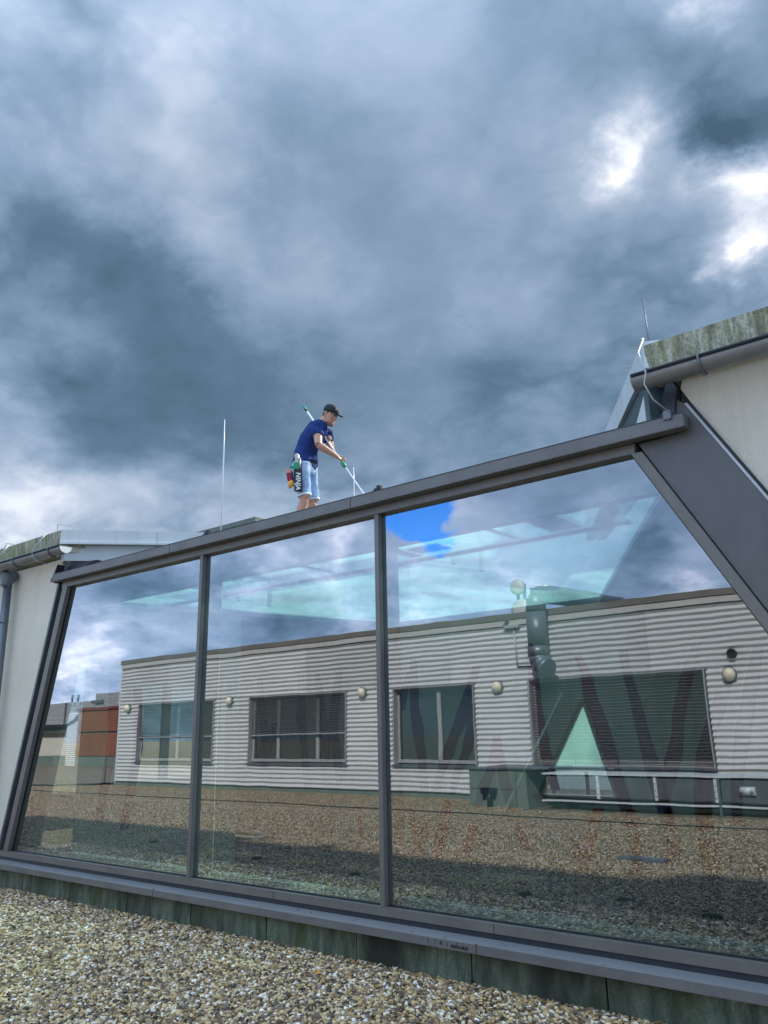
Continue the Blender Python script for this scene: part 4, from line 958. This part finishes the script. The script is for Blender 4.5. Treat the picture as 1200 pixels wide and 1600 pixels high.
tag(MB().box(-4.55, -3.95, -5.55, -5.35, 0, .05).obj('conductor_plate', zinc_m, None, bevel=.005), 'flat grey plate lying on the gravel, mirrored under the right window', 'plate')
tag(MB().tube([(-30, -9.3, .03), (-14, -9.35, .035), (-6, -9.3, .03), (-1, -9.3, .03)], .010, 6).obj('ground_wire', metaldark_m), 'thin dark conductor wire lying across the gravel parallel to the silver building', 'wire')
tag(MB().tube([(-26.7, -12.5, .06), (-27.8, -11.6, .04), (-29.5, -10.8, .03)], .035, 6).obj('ground_cable', metaldark_m), 'dark cable on the gravel at the left corner of the silver building', 'cable')

lf = MB().hull8([(-4.19, -.55, .045), (-4.15, -.57, .048), (-4.13, -.54, .058), (-4.16, -.52, .050)], [(-4.19, -.55, .048), (-4.15, -.57, .051), (-4.13, -.54, .061), (-4.16, -.52, .053)]).obj('fallen_leaf', orange_m)
tag(lf, 'small orange fallen leaf on the gravel close to the green plinth', 'leaf')
# ------------------------------------------------------------------ the man
PB = Vector((-6.5, 1.8, 0)); PU = Vector((.7196, .6944, 0)); PV = Vector((-.6944, .7196, 0))
def L2(a, b, z): return PB+PU*a+PV*b+Vector((0, 0, z))
man = top('person', 'man in navy t-shirt, denim shorts and dark cap cleaning the roof with a pole', 'person', tuple(L2(-.05, 0, 3.85)))
RGT = Vector((-.43, -.90, 0)).normalized()   # his right, towards the photographer (local a, b)
FWD = Vector((.90, -.43, 0)).normalized()
def ell(c, lat, r1, r2, updir=(0, 0, 1), n=20, sq=1.0):
    # ring around local centre c; lat = lateral unit (local), r1 lateral radius, r2 fore-aft radius, plane normal = updir
    c = Vector(c); up_ = Vector(updir).normalized(); lat = Vector(lat); lat = (lat-up_*lat.dot(up_)).normalized(); fa = up_.cross(lat)
    out = []
    for k in range(n):
        t_ = 2*math.pi*k/n; cc, ss = math.cos(t_), math.sin(t_)
        cc = math.copysign(abs(cc)**sq, cc); ss = math.copysign(abs(ss)**sq, ss)
        p = c+lat*r1*cc+fa*r2*ss; out.append(tuple(L2(*p)))
    return out
def limb(mb, pts, radii, lat=None, n=16):
    pts = [Vector(p) for p in pts]; N_ = len(pts); rings = []
    for i, p in enumerate(pts):
        d = (pts[min(i+1, N_-1)]-pts[max(i-1, 0)]).normalized(); la = Vector(lat) if lat is not None else RGT
        r_ = radii[i]; r1, r2 = r_ if isinstance(r_, tuple) else (r_, r_)
        rings.append(ell(p, la, r1, r2, d, n))
    # round the ends a little
    mb.ring_loft(rings); return mb
def remesh(o, vox, smooth=4, fac=.5):
    m_ = o.modifiers.new('r', 'REMESH'); m_.mode = 'VOXEL'; m_.voxel_size = vox; m_.use_smooth_shade = True
    s_ = o.modifiers.new('s', 'SMOOTH'); s_.factor = fac; s_.iterations = smooth; return o
hipc = Vector((-.105, 0, 4.80))
shR = Vector((.130, 0, 5.255))+RGT*.165; shL = Vector((.115, 0, 5.30))-RGT*.165
elR = Vector((.072, -.25, 4.995)); wrR = Vector((.300, -.165, 4.875)); haR = Vector((.345, -.135, 4.852))
elL = Vector((.24, .22, 5.10)); wrL = Vector((.225, .06, 5.125)); haL = Vector((.195, .0, 5.155))
body = MB()
limb(body, [(-.105, 0, 4.70), (-.105, 0, 4.80), (-.10, 0, 4.92), (-.05, 0, 5.08), (.02, 0, 5.21), (.07, 0, 5.30), (.10, 0, 5.37)], [(.15, .09), (.16, .10), (.14, .09), (.14, .088), (.148, .092), (.14, .082), (.07, .06)])
limb(body, [(.095, 0, 5.34), (.135, -.005, 5.40), (.18, -.01, 5.45)], [.062, .056, .056])
hd = Vector((.215, -.02, 5.475)); HF = (Vector((.74, -.60, 0)).normalized()*.88+Vector((0, 0, -.46))).normalized(); HR = Vector((-.60, -.74, 0)).normalized(); HU = HR.cross(HF).normalized()
if HU.z < 0: HU = -HU
def HP(f_, r_, u_): return hd+HF*f_+HR*r_+HU*u_
hr = []
for u_, rf_, rl_, off in ((-.125, .030, .030, .055), (-.115, .050, .045, .045), (-.085, .072, .060, .025), (-.045, .088, .070, .008), (0, .097, .076, 0), (.045, .098, .078, -.004), (.085, .085, .070, -.008), (.112, .055, .048, -.01), (.122, .02, .02, -.01)):
    hr.append([tuple(L2(*(HP(off+rf_*math.cos(2*math.pi*k/20), rl_*math.sin(2*math.pi*k/20), u_)))) for k in range(20)])
body.ring_loft(hr)
def blob(mb, c, r_, n=10, axes=None):
    rings = []
    for i in range(1, 8):
        ph_ = math.pi*i/8; rings.append([tuple(L2(c[0]+r_*math.sin(ph_)*math.cos(2*math.pi*k/n), c[1]+r_*math.sin(ph_)*math.sin(2*math.pi*k/n), c[2]+r_*math.cos(ph_))) for k in range(n)])
    mb.ring_loft(rings)
limb(body, [HP(.075, 0, .03), HP(.105, 0, .0), HP(.118, 0, -.022), HP(.085, 0, -.034)], [.010, .013, .016, .012])      # nose
limb(body, [HP(.080, .022, -.055), HP(.088, 0, -.058), HP(.080, -.022, -.055)], [.008, .010, .008])                    # lips
for s_ in (1, -1):
    limb(body, [HP(-.005, s_*.074, -.035), HP(-.015, s_*.084, .0), HP(-.012, s_*.084, .028)], [.010, .015, .011])      # ears
    limb(body, [HP(.078, s_*.015, .036), HP(.085, s_*.034, .038), HP(.070, s_*.052, .034)], [.008, .010, .008])        # brow
limb(body, [shR, lerp(shR, elR, .35), lerp(shR, elR, .75), elR], [.060, .058, .050, .044]); limb(body, [elR, lerp(elR, wrR, .3), lerp(elR, wrR, .75), wrR], [.044, .046, .034, .027])
limb(body, [shL, lerp(shL, elL, .35), lerp(shL, elL, .75), elL], [.058, .054, .048, .042]); limb(body, [elL, lerp(elL, wrL, .3), lerp(elL, wrL, .75), wrL], [.042, .042, .032, .027])
pdir = Vector((.719, -.554, -1.33)).normalized()
def hand(w_, h_, side):
    d = (h_-w_).normalized(); palm = w_+d*.045; per = pdir.cross(d).normalized()
    limb(body, [w_, w_+d*.03, palm, palm+d*.03], [(.027, .024), (.035, .02), (.038, .02), (.034, .016)], pdir, 12)
    for i, ln in enumerate((.9, 1.0, .95, .78)):
        base = palm+pdir*((i-1.5)*.020)+d*.028
        a1 = base+(d*.022+per*.012*side)*ln; a2 = a1+(d*.006+per*.024*side)*ln; a3 = a2+(-d*.020+per*.012*side)*ln
        limb(body, [base-d*.012, a1, a2, a3], [.0105, .0100, .0095, .0085], pdir, 8)
    tb_ = w_+d*.022-pdir*.030; limb(body, [tb_, tb_+(d*.022+per*.022*side), tb_+(d*.042+per*.036*side)], [.013, .0115, .010], pdir, 8)
hand(wrR, haR, 1); hand(wrL, haL, -1)
legs = []
for s_, kn, an_ in ((1, Vector((-.092, -.10, 4.345)), Vector((-.165, -.10, 3.945))), (-1, Vector((.008, .075, 4.345)), Vector((-.02, .09, 3.945)))):
    hp = hipc+RGT*s_*.085+Vector((.02 if s_ < 0 else 0, 0, -.03))
    limb(body, [hp, lerp(hp, kn, .4), lerp(hp, kn, .85), kn], [.088, .080, .060, .056])
    mid_ = lerp(kn, an_, .32)-FWD*.02
    limb(body, [kn, mid_, lerp(kn, an_, .75), an_, an_-Vector((0, 0, .04))], [.056, .058, .040, .036, .036]); legs.append((hp, kn, an_))
    limb(body, [an_-Vector((0, 0, .045))-FWD*.04, an_-Vector((0, 0, .05))+FWD*.06, an_-Vector((0, 0, .062))+FWD*.15], [.036, .034, .024])
bo_ = remesh(body.obj('body', skin_m, man, fix=True), .0065, 3)
# clothes
sh = MB()
limb(sh, [(-.110, 0, 4.800), (-.100, 0, 4.90), (-.085, 0, 4.98), (-.045, 0, 5.10), (.02, 0, 5.21), (.075, 0, 5.30), (.105, 0, 5.365), (.118, 0, 5.392)], [(.172, .125), (.170, .128), (.164, .126), (.166, .130), (.178, .132), (.165, .118), (.105, .085), (.075, .07)])
limb(sh, [(-.02, 0, 4.765), (-.01, 0, 4.86), (-.01, 0, 5.0)], [(.10, .062), (.12, .070), (.10, .06)])
for s0, e0 in ((shR, elR), (shL, elL)):
    limb(sh, [lerp(s0, Vector((.06, 0, 5.34)), .45), s0+Vector((0, 0, .005)), lerp(s0, e0, .30), lerp(s0, e0, .50)], [.070, .070, .072, .072])
sho = remesh(sh.obj('t_shirt', shirt_m, man, fix=True), .009, 4)
tx = bpy.data.textures.new('cloth_folds', 'CLOUDS'); tx.noise_scale = .11; tx.noise_depth = 2
for o_ in (sho,):
    dm = o_.modifiers.new('folds', 'DISPLACE'); dm.texture = tx; dm.strength = .034; dm.mid_level = .5; dm.texture_coords = 'LOCAL'
st_ = MB()
limb(st_, [(-.108, 0, 4.87), (-.108, 0, 4.80), (-.100, 0, 4.70), (-.09, 0, 4.66)], [(.166, .118), (.176, .130), (.172, .128), (.15, .11)])
for s_, (hp, kn, an_) in zip((1, -1), legs):
    k2 = lerp(hp, kn, .99)
    limb(st_, [hp+Vector((0, 0, .03)), lerp(hp, kn, .3), lerp(hp, kn, .65), k2+Vector((0, 0, .045))], [(.096, .118), (.090, .108), (.082, .094), (.080, .086)])
sto = remesh(st_.obj('shorts', denim_m, man, fix=True), .009, 3)
dm = sto.modifiers.new('folds', 'DISPLACE'); dm.texture = tx; dm.strength = .024; dm.mid_level = .5; dm.texture_coords = 'LOCAL'
for s_, (hp, kn, an_) in zip((1, -1), legs):
    k2 = lerp(hp, kn, .99)+Vector((0, 0, .045)); dd = (kn-hp).normalized()
    limb(MB(), [(0, 0, 0), (0, 0, 1)], [1, 1])
    hm = MB(); limb(hm, [k2-dd*.012, k2+dd*.010], [(.082, .089), (.082, .089)]); hm.obj('hem', hem_m, sto, fix=True)
    so_ = MB(); limb(so_, [an_-Vector((0, 0, .055))-FWD*.055, an_-Vector((0, 0, .050))+FWD*.0, an_-Vector((0, 0, .055))+FWD*.09, an_-Vector((0, 0, .068))+FWD*.18], [.040, .046, .042, .028])
    sho_ = remesh(so_.obj('shoe', shoe_m, man, fix=True), .01, 2)
    sk = MB(); limb(sk, [an_-Vector((0, 0, .02)), an_+Vector((0, 0, .05))], [.040, .042]); sk.obj('sock', hem_m, man, fix=True)
pk = MB().hull8([tuple(L2(-.02, -.158, 4.80)), tuple(L2(.055, -.135, 4.79)), tuple(L2(.055, -.140, 4.835)), tuple(L2(-.02, -.163, 4.85))], [tuple(L2(-.02, -.150, 4.80)), tuple(L2(.055, -.127, 4.79)), tuple(L2(.055, -.132, 4.835)), tuple(L2(-.02, -.155, 4.85))]).obj('pocket_patch', beltm, sto, fix=True)
bt = MB(); limb(bt, [(-.108, 0, 4.835), (-.108, 0, 4.872)], [(.168, .122), (.168, .122)]); bt.obj('belt', beltm, man, fix=True)
# hair, eyes, beard shade, cap
hr_ = []
for u_, rf_, rl_, off in ((-.045, .060, .066, -.035), (.0, .084, .080, -.018), (.045, .096, .084, -.010), (.07, .092, .08, -.01)):
    hr_.append([tuple(L2(*(HP(off+rf_*math.cos(2*math.pi*k/20), rl_*math.sin(2*math.pi*k/20), u_)))) for k in range(20)])
MB().ring_loft(hr_).obj('hair', hair_m, man, fix=True)
for s_ in (1, -1):
    e_ = MB(); blob(e_, HP(.079, s_*.032, .018), .0125); eo = e_.obj('eye', white_m, man, fix=True)
    e_ = MB(); blob(e_, HP(.088, s_*.034, .017), .0062); e_.obj('iris', hair_m, eo, fix=True)
bd = MB(); rgs = []
for u_, rf_, rl_, off in ((-.127, .032, .032, .055), (-.117, .052, .047, .045), (-.095, .0695, .0585, .030), (-.078, .074, .063, .022)):
    rgs.append([tuple(L2(*(HP(off+rf_*math.cos(2*math.pi*k/20), rl_*math.sin(2*math.pi*k/20), u_)))) for k in range(20)])
bd.ring_loft(rgs).obj('beard_stubble', stubble_m, man, fix=True)
cp_ = MB(); rgs = []
for u_, rf_, rl_, off in ((.042, .108, .090, -.006), (.062, .110, .092, -.006), (.095, .102, .086, -.008), (.122, .082, .070, -.010), (.140, .050, .044, -.010), (.148, .012, .012, -.010)):
    rgs.append([tuple(L2(*(HP(off+rf_*math.cos(2*math.pi*k/24), rl_*math.sin(2*math.pi*k/24), u_)))) for k in range(24)])
cpo = cp_.ring_loft(rgs).obj('cap', capcloth_m, man, fix=True)
lo = []; hi = []
outl = [(.06, -.080), (.10, -.082), (.145, -.070), (.180, -.042), (.192, 0), (.180, .042), (.145, .070), (.10, .082), (.06, .080)]
for f_, r_ in outl: uu = .046-1.6*r_*r_-.08*(f_-.06); lo.append(tuple(L2(*HP(f_, r_, uu)))); hi.append(tuple(L2(*HP(f_, r_, uu+.007))))
MB().hull8(lo, hi).obj('visor', capcloth_m, cpo, fix=True)
MB().tube([L2(*HP(.093+.012*math.cos(a)*.4, .030+.016*math.cos(a), .085+.014*math.sin(a))) for a in [k*math.pi/5 for k in range(8)]], .003, 6).obj('cap_emblem', letter_m, cpo)
# telescopic pole
tp = top('telescopic_pole', 'long thin white telescopic cleaning pole with green collars held by the man', 'pole', tuple(L2(.629, -.33, 4.46)))
P0 = Vector((-.1126, .22, 5.688)); P1 = Vector((.606, -.334, 4.358)); P2 = Vector((.79, -.476, 4.01))
pat = lambda t_: tuple(L2(*lerp(P0, P1, t_)))
MB().tube([pat(.03), pat(.66)], .0125, 10).obj('upper_tube', pole_m, tp); MB().tube([pat(.70), pat(1.0), tuple(L2(*P2))], .0095, 10).obj('lower_tube', pole_m, tp)
MB().tube([pat(-.015), pat(.0), pat(.03), pat(.035)], [.014, .019, .018, .014], 12).obj('end_cap', green_m, tp); MB().tube([pat(.036), pat(.055)], .0155, 10).obj('grip_ring', metaldark_m, tp)
MB().tube([pat(.655), pat(.665), pat(.70), pat(.715)], [.018, .027, .027, .015], 12).obj('locking_collar', green_m, tp)
MB().bar(tuple(L2(.79, -.61, 4.00)), tuple(L2(.79, -.33, 4.00)), .04, .03).obj('brush_head', green_m, tp)
# tool holster hanging at his right hip
HD = .07
th = top('tool_holster', 'black belt holster with white lettering, green squeegee and coloured cloths at his hip', 'holster', tuple(L2(-.16, -.22, 4.416)))
def lbox(a0, a1, b0, b1, z0, z1, sa=0.0):
    z0 -= HD; z1 -= HD
    c = [(a0+sa, b0, z0), (a1+sa, b0, z0), (a1+sa, b1, z0), (a0+sa, b1, z0)]; d = [(a0, b0, z1), (a1, b0, z1), (a1, b1, z1), (a0, b1, z1)]
    return MB().hull8([tuple(L2(*p)) for p in c], [tuple(L2(*p)) for p in d])
lbox(-.225, -.125, -.255, -.185, 4.486, 4.765, .010).obj('pouch', black_m, th, bevel=.008)
lbox(-.220, -.13, -.20, -.15, 4.74, 4.86).obj('belt_loop', beltm, th, bevel=.003)
MB().tube([L2(-.165, -.225, 4.630), L2(-.172, -.225, 4.750), L2(-.19, -.225, 4.865), L2(-.195, -.225, 4.885)], [.020, .024, .030, .020], 12).obj('scraper_handle', brass_m, th)
MB().tube([L2(-.150, -.24, 4.650), L2(-.150, -.24, 4.830)], .011, 8).obj('tool_shaft', brass_m, th)
lbox(-.225, -.165, -.27, -.23, 4.745, 4.835).obj('squeegee_handle', green_m, th, bevel=.006); lbox(-.275, -.205, -.262, -.235, 4.765, 4.79).obj('squeegee_arm', green_m, th, bevel=.004)
lbox(-.315, -.235, -.235, -.19, 4.60, 4.735, .02).obj('red_cloth', red_m, th, bevel=.015); lbox(-.312, -.24, -.240, -.192, 4.70, 4.755).obj('sponge', pink_m, th, bevel=.01)
lbox(-.262, -.232, -.242, -.20, 4.56, 4.73, .01).obj('dark_cloth', black_m, th, bevel=.008)
MB().tube([L2(-.245, -.225, 4.540), L2(-.255, -.225, 4.490), L2(-.272, -.225, 4.450)], [.028, .034, .012], 10).obj('orange_cloth', orange_m, th)
# vertical lettering on the pouch
cu = bpy.data.curves.new('lettering', 'FONT'); cu.body = 'NINJA'; cu.size = .078; cu.extrude = .0008; cu.offset = .0022; cu.space_character = 1.05; cu.align_x = 'CENTER'; cu.align_y = 'CENTER'; cu.shear = .15
tmp = bpy.data.objects.new('tmp', cu); COL.objects.link(tmp); bpy.context.view_layer.update()
me = bpy.data.meshes.new_from_object(tmp.evaluated_get(bpy.context.evaluated_depsgraph_get())); bpy.data.objects.remove(tmp)
XA = Vector((0, 0, -1)); YA = PU.copy(); ZA = XA.cross(YA)
mt = Matrix((XA, YA, ZA)).transposed().to_4x4(); mt.translation = L2(-.170, -.2568, 4.530)
me.transform(Matrix.Translation(-th.location) @ mt); me.materials.clear(); me.materials.append(letter_m); me.name = 'lettering'
lo_ = bpy.data.objects.new('lettering', me); COL.objects.link(lo_); lo_.parent = th
